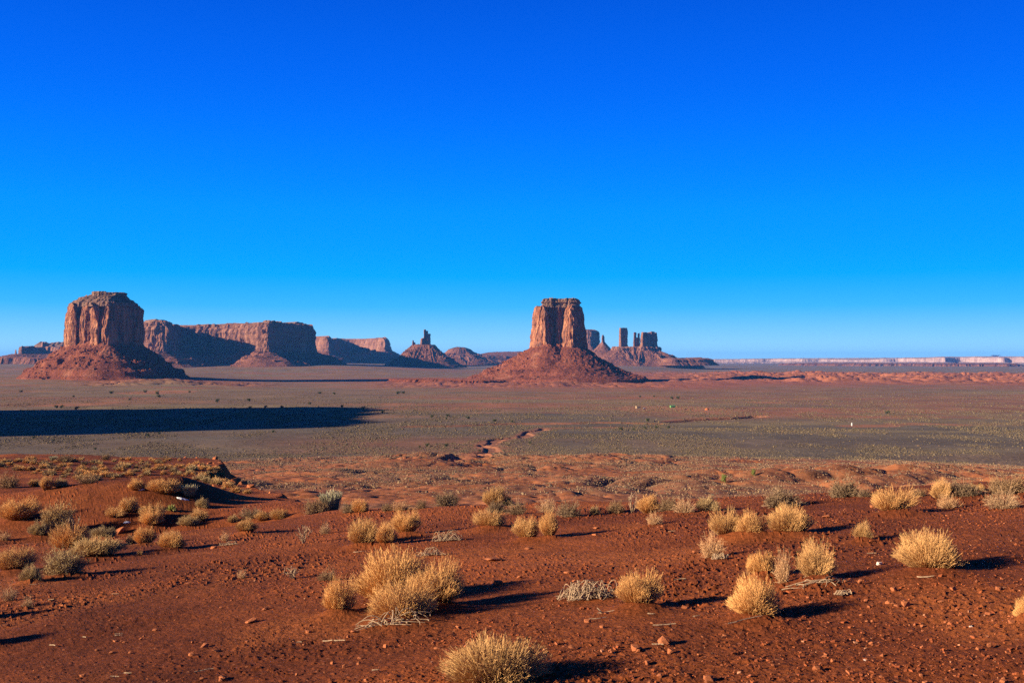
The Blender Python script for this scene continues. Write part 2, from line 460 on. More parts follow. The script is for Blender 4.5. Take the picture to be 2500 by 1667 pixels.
def soil(x, y, z, d):
    """Real soil and ground-cover colours of each part of the land."""
    r = np.hypot(x, y); u = x / np.maximum(np.abs(y), 1.0)
    red = np.array([0.228, 0.061, 0.017]); redder = np.array([0.315, 0.094, 0.026]); deep = np.array([0.150, 0.038, 0.012])
    grey = np.array([0.145, 0.110, 0.072]); brown = np.array([0.215, 0.108, 0.053]); olive = np.array([0.200, 0.145, 0.068]); clay = np.array([0.26, 0.100, 0.048])
    a = sst(-0.4, 0.5, fbm2(x / 3.5, y / 3.5, 4, 81))[:, None]
    c = deep * (1 - a) + red * a
    b = sst(0.15, 0.6, fbm2(x / 1.6, y / 1.6, 3, 82))[:, None]
    c = c * (1 - 0.4 * b) + redder * 0.4 * b
    out = r > 400
    low = (d > 1.2) | out
    # badlands
    t = sst(-0.35, 0.45, fbm2(x / 28, y / 28, 5, 83))[:, None]
    t = t * 0.75
    bad = np.array([0.180, 0.080, 0.040]) * (1 - t) + np.array([0.31, 0.100, 0.034]) * t
    # plain: grey sagebrush near, brown and straw streaks farther out
    py = HY - z / np.maximum(r, 1) * F / 1.0
    edge_r = 79.0 * F / (np.interp(CX + u * F, EDGE_U, EDGE_Y) - HY)
    wob = 1 + 0.05 * n2(x / 60, y / 60, 84) + 0.03 * n2(x / 18, y / 18, 85)
    inpl = sst(0.95, 1.04, r / edge_r * (wob + 0.05 * n2(x / 110, y / 60, 99) + 0.03 * n2(x / 7, y / 7, 100)))[:, None]
    s1 = sst(-0.1, 0.35, fbm2(x / 420, y / 150, 5, 86))[:, None]
    s2 = sst(0.10, 0.5, fbm2(x / 300, y / 120, 5, 87))[:, None]
    s3 = sst(0.12, 0.42, fbm2(x / 500, y / 160, 5, 88))[:, None]
    mid = sst(1330, 1560, r * (1 + 0.22 * fbm2(x / 260, y / 120, 4, 104)))[:, None]
    grey = np.array([0.112, 0.086, 0.056]) * (1 - mid) + np.array([0.172, 0.110, 0.061]) * mid
    pl = grey * (1 - 0.9 * s1 * (0.25 + 0.75 * mid)) + brown * 0.9 * s1 * (0.25 + 0.75 * mid)
    pl = pl * (1 - 0.8 * s2 * (.3 + .7 * mid)) + olive * 0.8 * s2 * (.3 + .7 * mid)
    pl = pl * (1 - 0.8 * s3 * mid) + clay * 0.8 * s3 * mid
    dk = sst(0.0, 0.5, fbm2(x / 130, y / 55, 4, 98))[:, None] * 0.35
    pl = pl * (1 - dk) + np.array([0.085, 0.072, 0.055]) * dk
    c2 = bad * (1 - inpl) + pl * inpl
    rb = (sst(-0.05, 0.12, u) * sst(1500, 2100, r) * sst(3000, 2500, r) + sst(-.30, -.16, u) * sst(0.05, -.05, u) * sst(780, 850, r) * sst(1080, 930, r)) * (0.5 + 0.5 * sst(-.3, .4, fbm2(x / 350, y / 90, 4, 102)))
    c2 = c2 * (1 - 0.6 * rb[:, None]) + np.array([0.225, 0.092, 0.045]) * 0.6 * rb[:, None]
    yl = sst(0.05, 0.2, u) * sst(1050, 1200, r) * sst(1420, 1260, r) * sst(-.2, .4, fbm2(x / 200, y / 50, 4, 103))
    c2 = c2 * (1 - 0.6 * yl[:, None]) + np.array([0.215, 0.155, 0.066]) * 0.6 * yl[:, None]
    # red belt to the right and round the feet of the buttes
    f = fbm2(x / 260, y / 200, 5, 89) * 0.25
    belt = sst(0.0, 0.16, u + f * 0.3) * sst(3100, 3700, r * (1 + 0.3 * f)) * sst(6200, 5400, r) * (y > 0)
    foot = sst(-0.2, -0.06, u) * sst(0.3, 0.15, u) * sst(2500, 3100, r * (1 + 0.4 * f)) * sst(4700, 4100, r) * (y > 0)
    f2 = sst(-0.46, -0.40, u) * sst(-0.20, -0.28, u) * sst(2900, 3250, r * (1 + .3 * f)) * sst(4200, 3700, r) * (y > 0) * 0.7
    bl = np.clip(belt + foot + f2, 0, 1)[:, None]
    c2 = c2 * (1 - 0.85 * bl) + np.array([0.27, 0.086, 0.040]) * 0.85 * bl
    # far plain, greyer
    fa = sst(5600, 7000, r)[:, None]
    c2 = c2 * (1 - fa) + np.array([0.165, 0.118, 0.085]) * fa
    # wash beds, homestead clearing, tracks
    dw = seg_dist(x + 7 * n2(x / 22, y / 22, 41), y + 7 * n2(x / 22, y / 22, 42), WASH)
    k = sst(20, 6, dw)[:, None] * 0.7; c2 = c2 * (1 - k) + np.array([0.26, 0.10, 0.05]) * k
    for pa, wd in ((WASH2, 14), (GULCH, 16)):
        k = sst(wd * 1.6, wd * .7, seg_dist(x, y + 16 * n2(x / 60, y / 200, 43), pa))[:, None] * 0.7
        c2 = c2 * (1 - k) + np.array([0.27, 0.10, 0.05]) * k
    for (px, py_, ww, hh) in ((1640, 1000, 150, 10), (1590, 998, 70, 7), (1760, 1001, 60, 5), (2130, 1040, 90, 4), (2260, 1036, 110, 4), (1870, 981, 60, 3), (1480, 1045, 60, 3), (390, 957, 90, 4), (245, 983, 40, 5)):
        cx_, cy_ = px2flat(px, py_, -81.0)
        rx = ww / F * cy_; ry = hh / F * cy_ * cy_ / 81.0
        q = ((x - cx_) / rx) ** 2 + ((y - cy_) / ry) ** 2 + 0.5 * fbm2(x / 40, y / 80, 3, 90)
        k = sst(1.1, 0.6, q)[:, None] * 0.75
        c2 = c2 * (1 - k) + np.array([0.31, 0.125, 0.06]) * k
    lw = sst(0.3, 2.0, d)[:, None] * (~out)[:, None] + out[:, None]
    return c * (1 - lw) + c2 * lw

# ---- place things by where they stand on the land
_Dm = np.concatenate([np.linspace(3.5, 45, 1400), np.geomspace(45, 3000, 2500)[1:]])
def on_ground(px, py):
    dx = (px - CX) / F; v = -(py - 833.5) / F
    fy = math.cos(PITCH) - v * math.sin(PITCH); fz = math.sin(PITCH) + v * math.cos(PITCH)
    D = _Dm / fy * 1.0
    X, Y, Z = dx * D, fy * D, fz * D
    h, _, _ = H(X, Y, False)
    i = np.argmax(Z < h)
    if i == 0:
        i = len(Z) - 1
    a0, a1 = Z[i - 1] - h[i - 1], Z[i] - h[i]
    t = a0 / (a0 - a1) if a0 != a1 else 0
    X = X[i - 1] + (X[i] - X[i - 1]) * t; Y = Y[i - 1] + (Y[i] - Y[i - 1]) * t
    return X, Y, float(H(np.array([X]), np.array([Y]), False)[0][0])

# ------------------------------------------------------------------ what grows and lies in the foreground
# (kind, x of the middle, y of the foot, width, height in the photograph, label)
BUSHES = [
 ('gold', 1205, 1690, 282, 125, 'very large straw gold bush cut by the bottom edge of the photo'),
 ('gold', 2270, 1399, 172, 104, 'broad fan shaped straw gold bush alone on bare red soil at far right'),
 ('gold', 1560, 1489, 118, 98, 'round straw gold bush just right of the bleached dead branch pile'),
 ('gold', 1842, 1513, 130, 112, 'tall straw gold bush with a long stick lying at its foot'),
 ('gold', 1859, 1412, 72, 66, 'small gold bush peeping out right behind a taller gold bush'),
 ('twiggold', 1990, 1420, 98, 104, 'open twiggy gold bush with pale sticks sprawling round its foot'),
 ('tan', 1913, 1422, 46, 78, 'narrow pale bush of bare upright stems touching a twiggy gold bush'),
 ('gold', 962, 1476, 216, 136, 'largest dome at the back of the big central bush cluster'),
 ('gold', 1066, 1488, 152, 120, 'right hand dome of the big central cluster with shaded flank'),
 ('twiggold', 982, 1516, 172, 108, 'dark brown open twiggy front dome of the big central cluster'),
 ('twiggold', 826, 1502, 88, 102, 'thin gold bush with bare pale branches left of the big central cluster'),
 ('grey', 800, 1417, 48, 32, 'little grey tuft behind the left end of the big central cluster'),
 ('gold', 886, 1331, 78, 68, 'left most of three gold domes standing together above the central cluster'),
 ('gold', 943, 1331, 60, 58, 'lower middle dome of three gold domes above the central cluster'),
 ('gold', 993, 1306, 74, 64, 'upper right dome of three gold domes above the central cluster'),
 ('gold', 1196, 1291, 80, 48, 'low round gold bush in the open between the yucca and the pair of bushes'),
 ('gold', 1284, 1317, 64, 58, 'low left half of a leaning pair of gold bushes near the middle'),
 ('gold', 1341, 1314, 52, 72, 'tall right half of a leaning pair of gold bushes near the middle'),
 ('tan', 1336, 1251, 52, 34, 'pale wispy bush right behind the leaning pair of gold bushes'),
 ('grey', 1388, 1262, 60, 44, 'grey twiggy bush on the edge right of the leaning pair'),
 ('gold', 1777, 1316, 88, 76, 'large gold bush whose right side merges with an olive bush'),
 ('twiggold', 1832, 1312, 82, 66, 'olive brown open bush squeezed between two large gold bushes'),
 ('gold', 1926, 1308, 118, 78, 'large gold bush with a deep shaded right side below a brown thicket'),
 ('tan', 1738, 1361, 64, 64, 'thin tan bush with white broken sticks at its foot'),
 ('brown', 1906, 1238, 92, 40, 'reddish brown twig thicket on the edge behind a gold bush'),
 ('twiggold', 2105, 1322, 54, 54, 'small wispy bush alone in the shadow tip of a gold bush'),
 ('twiggold', 2180, 1258, 114, 72, 'wide pale gold bush with bare feet near the right edge'),
 ('gold', 2296, 1215, 52, 50, 'pale gold bush on the right edge beside a dark spiky clump'),
 ('brown', 2352, 1210, 76, 36, 'dark spiky brown clump behind a pale gold bush on the right edge'),
 ('gold', 2382, 1199, 44, 20, 'small yellow tuft behind the dark spiky clump on the right edge'),
 ('tan', 2316, 1240, 56, 34, 'small bare pale bush in front of the dark spiky clump'),
 ('brown', 2462, 1206, 84, 44, 'dark bushy shrub at the right border of the photo'),
 ('tan', 2448, 1243, 84, 52, 'tangle of bare pink tan twigs at the right border of the photo'),
 ('gold', 2504, 1514, 52, 56, 'gold bush mostly cut off by the right border of the photo'),
 ('brown', 2062, 1214, 66, 46, 'brown olive bush with upright dark core on the far right edge'),
 ('grey', 2111, 1213, 34, 28, 'small grey twiggy bush between a brown bush and a wide pale gold bush'),
 ('grey', 2243, 1212, 42, 20, 'low grey twigs right behind a wide pale gold bush'),
 ('gold', 1586, 1251, 58, 46, 'gold dome on the edge with curling white branches on its left'),
 ('brown', 1630, 1247, 42, 32, 'dark brown bush tucked against the right of an edge gold dome'),
 ('tan', 1672, 1252, 60, 36, 'pale bare twig bush on the edge between brown bushes'),
 ('olive', 1726, 1247, 58, 40, 'olive brown bush on the edge left of the large gold bush'),
 ('tan', 1597, 1281, 40, 34, 'sparse stalks rising from bare soil in front of an edge gold dome'),
 ('brown', 1504, 1253, 44, 28, 'low dark bush on the edge left of the curling white branches'),
 ('olive', 1451, 1256, 30, 24, 'little dark green spiky tuft on the middle of the edge'),
 ('gold', 1208, 1236, 62, 54, 'gold bush just left of the yucca on the edge'),
 ('grey', 1212, 1252, 58, 28, 'grey twigs under the yucca and gold bush'),
 ('grey', 1262, 1256, 50, 38, 'dark grey bush to the right under the yucca'),
 ('brown', 1090, 1235, 58, 32, 'dark green brown low bush on the edge left of the yucca'),
 ('grey', 1030, 1241, 28, 22, 'little grey twig bush on the edge beside a dark green brown bush'),
 ('tan', 978, 1246, 52, 28, 'tan brown twig bush on the edge above three gold domes'),
 ('brown', 947, 1247, 28, 18, 'tiny dark brown bush touching a tan twig bush on the edge'),
 ('gold', 880, 1250, 42, 36, 'small gold bush against the dark gully right of the green stalks'),
 ('grey', 851, 1252, 36, 30, 'grey twig bush between green stalks and a small gold bush'),
 ('brown', 774, 1253, 58, 34, 'dark brown bush at the foot of the green stalks'),
 ('tea', 810, 1246, 54, 52, 'tall clump of pale green upright stalks before the dark gully'),
 ('tan', 793, 1303, 26, 32, 'thin little tuft standing alone left of the three gold domes'),
 ('gold', 600, 1304, 58, 40, 'gold bush on its own small sand mound left of the white twigs'),
 ('tan', 550, 1320, 26, 22, 'scraggly stems over white litter beside a mounded gold bush'),
 ('gold', 353, 1330, 54, 48, 'left of two round gold bushes side by side on the left slope'),
 ('twiggold', 319, 1326, 28, 24, 'small thin bush hugging the left of two round gold bushes'),
 ('gold', 418, 1342, 70, 48, 'right of two round gold bushes side by side on the left slope'),
 ('twiggold', 341, 1354, 16, 14, 'tiny tan tuft on bare soil below two round gold bushes'),
 ('olive', 232, 1364, 138, 54, 'long olive grey bush in the big left cluster with dark shaded foot'),
 ('gold', 172, 1342, 92, 68, 'tall gold dome rising behind the olive bushes at left'),
 ('olive', 252, 1316, 66, 32, 'faded yellow grass clump behind the long olive grey bush'),
 ('brownolive', 158, 1407, 96, 58, 'dark olive brown thorny bush at the lower front of the left cluster'),
 ('olive', 76, 1424, 58, 48, 'small olive bush below left of the dark thorny bush'),
 ('gold', 36, 1398, 92, 62, 'leaning gold bush at the left border beside the left cluster'),
 ('tan', 8, 1318, 36, 22, 'bit of pale bush at the left border above the leaning gold bush'),
 ('brownolive', 140, 1302, 76, 66, 'dark grey green bush with curling pale stems behind the tall gold dome'),
 ('olive', 96, 1309, 52, 38, 'small olive bush left under the dark grey green bush'),
 ('gold', 46, 1274, 104, 60, 'big round gold bush with shaded right side at the left border'),
 ('gold', 313, 1252, 48, 40, 'gold bush high on the slope of the left hummock'),
 ('twiggold', 281, 1266, 52, 32, 'low brownish gold bush lower left on the hummock slope'),
 ('twiggold', 372, 1270, 64, 42, 'brown bush in shade behind a gold dome and a yucca'),
 ('gold', 369, 1286, 60, 42, 'gold dome standing in front of the shaded brown bush'),
 ('olive', 460, 1286, 56, 28, 'low olive bush in the hollow right of the gold dome'),
 ('twiggold', 486, 1273, 48, 36, 'brownish gold bush in the hollow behind a low olive bush'),
 ('olive', 570, 1274, 32, 20, 'small olive bush on the lip of the gully below the cliff'),
 ('grey', 613, 1264, 60, 26, 'grey bush sunk in the shadow of the cliff foot'),
 ('gold', 640, 1271, 40, 26, 'left pale gold clump on the lip before the dark gully'),
 ('gold', 682, 1266, 46, 26, 'right pale gold clump on the lip before the dark gully'),
 ('gold', 84, 1187, 30, 20, 'small gold bush on the crest left of an upright one'),
 ('gold', 112, 1196, 34, 40, 'upright orange gold bush on the crest of the left hummock'),
 ('olive', 147, 1188, 38, 24, 'olive tuft on the crest right of the upright gold bush'),
 ('grey', 20, 1191, 52, 38, 'greyish bush on the crest at the left border'),
 ('grey', 214, 1180, 48, 20, 'wide low grey twig bush along the crest of the hummock'),
 ('gold', 332, 1197, 46, 32, 'gold bush on the crest left of a longer gold bush'),
 ('gold', 398, 1207, 84, 40, 'long orange gold bush on the right end of the crest'),
 ('tea', 461, 1212, 42, 32, 'pale tall grass clump right of the long orange gold bush'),
 ('olive', 494, 1238, 38, 26, 'olive gold bush on the shaded right flank of the hummock'),
 ('grey', 159, 1127, 40, 20, 'pale grey bush on the skyline of the raised shelf'),
 ('tea', 130, 1124, 20, 12, 'small whitish tuft on the skyline of the raised shelf'),
 ('grey', 258, 1122, 24, 14, 'grey tuft on the skyline in the middle of the raised shelf'),
 ('olive', 505, 1178, 26, 18, 'yellowish bush near the cliff corner of the raised shelf'),
 ('tan', 24, 1466, 40, 40, 'wisp of dry grass standing in a long shadow at the left border'),
 ('tan', 67, 1482, 34, 26, 'thin dry tuft on bare soil near the left border'),
 ('gold', -62, 1512, 70, 60, 'gold bush standing just outside the left border, the upper of two casting shadows into view'),
 ('gold', -58, 1578, 90, 66, 'gold bush standing just outside the left border, the lower of two casting shadows into view'),
 ('tan', 590, 1410, 24, 20, 'faint dry wisp on bare soil left of the central cluster'),
]
YUCCAS = [
 (1238, 1232, 36, 30, 'yellow green spiky yucca beside a gold bush on the edge'),
 (419, 1247, 26, 22, 'bright green yucca in the shade of the hummock at left'),
]
DEAD = [   # (x, foot y, w, h, label, kind)
 (1432, 1464, 146, 60, 'large bleached pile of dead branches left of a gold bush', 'pile'),
 (1092, 1321, 74, 34, 'flat dead white twigs right of the three gold domes', 'pile'),
 (1052, 1357, 76, 26, 'flat dead twigs just above the big central cluster', 'pile'),
 (741, 1326, 44, 44, 'dead white little shrub standing upright on bare soil', 'upright'),
 (1543, 1252, 40, 44, 'curling white dead branches left of the edge gold dome', 'upright'),
 (955, 1526, 180, 44, 'white fallen branches along the foot of the central cluster', 'pile'),
 (560, 1331, 48, 12, 'white twig litter below the mounded gold bush', 'pile'),
 (2000, 1432, 170, 16, 'long pale sticks fanned out under the twiggy gold bush', 'pile'),
 (1760, 1366, 40, 18, 'broken white stick stump beside a thin tan bush', 'pile'),
 (2058, 1454, 40, 14, 'small white dead twig at the end of a bush shadow', 'pile'),
 (715, 1412, 50, 30, 'thin grey dead stems left of the central cluster', 'upright'),
 (180, 1300, 60, 40, 'curling bare pale stems above the dark grey green bush', 'upright'),
]
ROCKS = [  # (x, foot y, w, h/w, label)
 (1623, 1573, 31, .72, 'largest red block of stone right of the bottom bush'),
 (1552, 1588, 23, .62, 'squat red stone lower left of the largest red block'),
 (1435, 1520, 17, .5, 'flat topped red stone lying between two sticks'),
 (1592, 1522, 8, .7, 'tiny square red stone above a straight white stick'),
 (1470, 1532, 10, .7, 'small orange stone beside a curled twig'),
 (1387, 1400, 18, .35, 'flat red stone above the dead branch pile'),
 (1695, 1351, 9, 1.1, 'upright little stone left of a thin tan bush'),
 (1734, 1663, 28, .5, 'pale flat slab at the lower edge right of the bush shadow'),
 (1610, 1653, 15, .7, 'dark stone inside the bottom bush shadow'),
 (1397, 1582, 17, .3, 'thin flat stone left of the squat red stone'),
 (1672, 1486, 15, .6, 'low stone right of the round gold bush'),
 (1711, 1465, 13, .4, 'flat chip in the open right of the round gold bush'),
 (2102, 1425, 13, 1.0, 'pointed orange stone right of the twiggy gold bush sticks'),
 (2186, 1442, 16, .6, 'rounded orange stone below the fan shaped bush'),
 (2331, 1440, 19, .5, 'loaf shaped red stone right below the fan shaped bush'),
 (2440, 1441, 14, .8, 'tilted orange stone near the right border'),
 (2215, 1480, 26, .55, 'large angular red stone in the right foreground'),
 (2191, 1480, 14, .4, 'flat companion chip beside the large angular stone'),
 (2300, 1472, 13, .5, 'small pinkish stone right of the large angular stone'),
 (2337, 1489, 9, .7, 'little round stone below the small pinkish stone'),
 (2473, 1522, 16, .6, 'orange stone under the bush cut by the right border'),
 (1995, 1634, 21, .38, 'long flat red stone at the lower right'),
 (2251, 1651, 9, 1.0, 'small upright stone at the lower right edge'),
 (2028, 1417, 10, .6, 'pale stone touching the foot of the twiggy gold bush'),
 (1217, 1427, 24, .5, 'square red stone on the edge of the central cluster shadow'),
 (1205, 1369, 38, .2, 'long thin flat slab up right of the central cluster'),
 (1269, 1412, 15, .5, 'stone beyond the tip of the central cluster shadow'),
 (1119, 1535, 14, .6, 'red stone right below the central cluster'),
 (940, 1580, 11, .9, 'round orange stone left above the bottom bush'),
 (752, 1545, 13, .6, 'stone with a dark shadow left below the central cluster'),
 (862, 1545, 14, .5, 'first of two stones on the sandy apron of the central cluster'),
 (850, 1556, 11, .6, 'second lower stone on the sandy apron of the central cluster'),
 (1058, 1573, 10, .9, 'little upright stone above a flat red chip'),
 (1068, 1584, 18, .3, 'flat red chip below a little upright stone'),
 (1092, 1630, 16, 1.0, 'tall orange stone touching the left of the bottom bush'),
 (840, 1630, 9, 1.0, 'small upright stone in the lower left middle'),
 (895, 1664, 14, .6, 'stone on the bottom edge left of the bottom bush'),
 (1455, 1309, 16, .5, 'red brick shaped stone in the shadow of the leaning pair'),
 (1455, 1291, 14, .4, 'flat stone just above the brick shaped stone'),
 (1290, 1340, 20, .25, 'thin flat slab below the leaning pair of gold bushes'),
 (1618, 1287, 9, .7, 'tiny stone right of the sparse stalks'),
 (2018, 1263, 18, .35, 'flat stone between two long bush shadows at right'),
 (1987, 1227, 16, .4, 'reddish stone near the right edge before a brown bush'),
 (2131, 1238, 12, .6, 'stone at the left foot of the wide pale gold bush'),
 (290, 1303, 24, .7, 'broken red boulder at the head of the left hollow'),
 (152, 1481, 13, .6, 'dark topped stone in the shadow lines at lower left'),
 (12, 1530, 14, .5, 'orange stone at the left border between shadows'),
 (378, 1540, 12, .6, 'rounded stone in the gravel patch at lower left'),
 (280, 1568, 12, .5, 'left flat orange chip of a row of three'),
 (301, 1569, 10, .4, 'middle flat chip of a row of three'),
 (342, 1562, 11, .6, 'right orange chip of a row of three'),
 (315, 1595, 8, .7, 'small angular stone below the row of three chips'),
 (469, 1570, 7, .9, 'little pale orange stone above a wide slab'),
 (497, 1581, 21, .45, 'wide tilted red slab in the lower left'),
 (525, 1592, 22, .25, 'flat pink red slab just right of a tilted slab'),
 (610, 1520, 27, .3, 'long low red slab left of the central cluster'),
 (645, 1488, 20, .3, 'flat red slab above the long low slab'),
 (465, 1600, 14, .5, 'small slab left below the wide tilted slab'),
 (200, 1652, 13, .5, 'lone stone near the lower left corner'),
 (541, 1659, 24, .45, 'split red slab on the bottom edge at left'),
 (458, 1426, 13, .3, 'flat chip on the open soil at left'),
 (518, 1339, 16, .4, 'low stone under the mounded gold bush'),
]
STICKS = [  # (x, y, length px, slope, label)
 (1622, 1531, 54, 0.0, 'straight white stick lying level in the right middle foreground'),
 (1460, 1512, 44, -.1, 'pale stick beside the flat topped red stone'),
 (1820, 1516, 92, -.16, 'long white stick at the foot of a tall gold bush'),
 (1606, 1576, 28, .12, 'short white stick left of the largest red block'),
 (1700, 1507, 18, -.1, 'little white stick in the stony patch'),
 (1590, 1501, 18, .05, 'short pale stick under the round gold bush'),
 (1660, 1418, 28, 0.0, 'yellowish stick right of the round gold bush'),
 (1480, 1497, 40, .02, 'forked pale twig below the dead branch pile'),
 (1398, 1631, 12, .6, 'tiny curled white twig above the bottom shadow'),
 (917, 1640, 18, 0.0, 'short white stick left of the bottom bush'),
 (830, 1567, 30, .2, 'curved white stick on the sandy apron of the cluster'),
 (800, 1566, 26, .25, 'second white stick left on the sandy apron of the cluster'),
 (730, 1572, 14, 0.0, 'small white chip of wood at the left of the apron'),
 (880, 1348, 34, 0.0, 'thin grey stick lying under the three gold domes'),
 (498, 1640, 40, -.2, 'long thin pale stick at the lower left'),
 (312, 1647, 20, .1, 'short pale stick on the lower left edge'),
 (280, 1656, 22, 0.0, 'thin stick beside a short pale stick on the lower left edge'),
 (128, 1579, 22, .3, 'curved white stick at lower left above bare soil'),
 (290, 1549, 18, -.1, 'white stick pair by the gravel patch'),
 (206, 1559, 12, .3, 'small white stick at the tip of the left shadow'),
 (125, 1467, 16, .1, 'pale stick in the lit strip at the left'),
 (281, 1453, 18, 0.0, 'thin yellow stick on the open left soil'),
 (90, 1427, 28, -.15, 'white twig at the foot of a small olive bush'),
 (2260, 1409, 34, .25, 'curled pale twig under the fan shaped bush'),
 (2128, 1352, 22, 0.05, 'short pale stick left above the fan shaped bush'),
 (1640, 1297, 16, .05, 'tiny stick right of the sparse stalks'),
]
GROUND_AT = {}
def spot(px, py):
    k = (px, py)
    if k not in GROUND_AT: GROUND_AT[k] = on_ground(px, py)
    return GROUND_AT[k]
for kind, px, py, w, h, lab in BUSHES:
    if py > 1255 and w > 50 and kind in ('gold', 'twiggold', 'olive', 'brownolive'):
        x, y, z = spot(px, py)
        MOUNDS.append((x, y - 0.03, 0.55 * w / F * y, 0.05 + 0.035 * random.random()))

# ------------------------------------------------------------------ ground: one sheet to the horizon, finer near the eye
def build_ground():
    fine = np.arange(-29, 29.001, 0.057)
    side = np.arange(29.13, 45.01, 0.13)
    coarse = np.arange(47, 313.1, 2.5)
    th = np.radians(np.concatenate([fine, side, coarse, 360 - side[::-1]]))
    rr = [0.35]
    while rr[-1] < 4.6: rr.append(rr[-1] * 1.13)
    while rr[-1] < 55: rr.append(rr[-1] + min(max(rr[-1] ** 2 / 1500.0, 0.018), 0.24))
    while rr[-1] < 560: rr.append(rr[-1] * 1.0068)
    while rr[-1] < 1700: rr.append(rr[-1] * 1.0055)
    while rr[-1] < 7000: rr.append(rr[-1] * 1.010)
    while rr[-1] < 42000: rr.append(rr[-1] * 1.03)
    rr = np.array(rr)
    R_, T_ = np.meshgrid(rr, th, indexing='ij')
    x = (R_ * np.sin(T_)).ravel(); y = (R_ * np.cos(T_)).ravel()
    z, d, L = H(x, y)
    c = soil(x, y, z, d)
    n, m = len(rr), len(th)
    i = np.arange(n - 1)[:, None] * m; j = np.arange(m)[None, :]; jn = (j + 1) % m
    q = np.stack([i + j, i + jn, i + m + jn, i + m + j], -1).reshape(-1, 4)[:, ::-1]
    V = np.stack([x, y, z], 1)
    cz, cd, _ = H(np.array([0.0]), np.array([0.0]))
    V = np.vstack([V, [[0, 0, cz[0]]]]); c = np.vstack([c, c[:1]])
    k = np.arange(m)
    tri = np.stack([np.full(m, n * m), (k + 1) % m, k], 1)
    me = mesh_np('ground', V, [q, tri], M_GROUND, {'soil': c}, smooth=False)
    o = link('ground', me); tag(o, kind='structure')
    print('ground verts', len(V))
build_ground()

# ------------------------------------------------------------------ buttes and mesas
def zpx(py, D): return (HY - py) / F * D
def pp(px, D): return ((px - CX) / F * D, D)

def resample(P, n, passes=2):
    P = np.asarray(P, float); Q = np.vstack([P, P[:1]])
    s = np.concatenate([[0], np.cumsum(np.hypot(*np.diff(Q, axis=0).T))])
    t = np.linspace(0, s[-1], n, endpoint=False)
    R = np.stack([np.interp(t, s, Q[:, 0]), np.interp(t, s, Q[:, 1])], 1)
    for _ in range(passes):
        R = 0.25 * np.roll(R, 1, 0) + 0.5 * R + 0.25 * np.roll(R, -1, 0)
    return R

def normals(R, sm=0):
    t = np.roll(R, -1, 0) - np.roll(R, 1, 0)
    nn = np.stack([t[:, 1], -t[:, 0]], 1)
    area = np.sum(R[:, 0] * np.roll(R[:, 1], -1) - np.roll(R[:, 0], -1) * R[:, 1])
    if area < 0: nn = -nn
    for _ in range(sm):
        nn = 0.25 * np.roll(nn, 1, 0) + 0.5 * nn + 0.25 * np.roll(nn, -1, 0)
    return nn / (np.hypot(*nn.T)[:, None] + 1e-9), area

def quads(nl, n, flip):
    i = np.arange(nl - 1)[:, None] * n; j = np.arange(n)[None, :]; jn = (j + 1) % n
    q = np.stack([i + j, i + jn, i + n + jn, i + n + j], -1).reshape(-1, 4)
    return q[:, ::-1] if flip else q

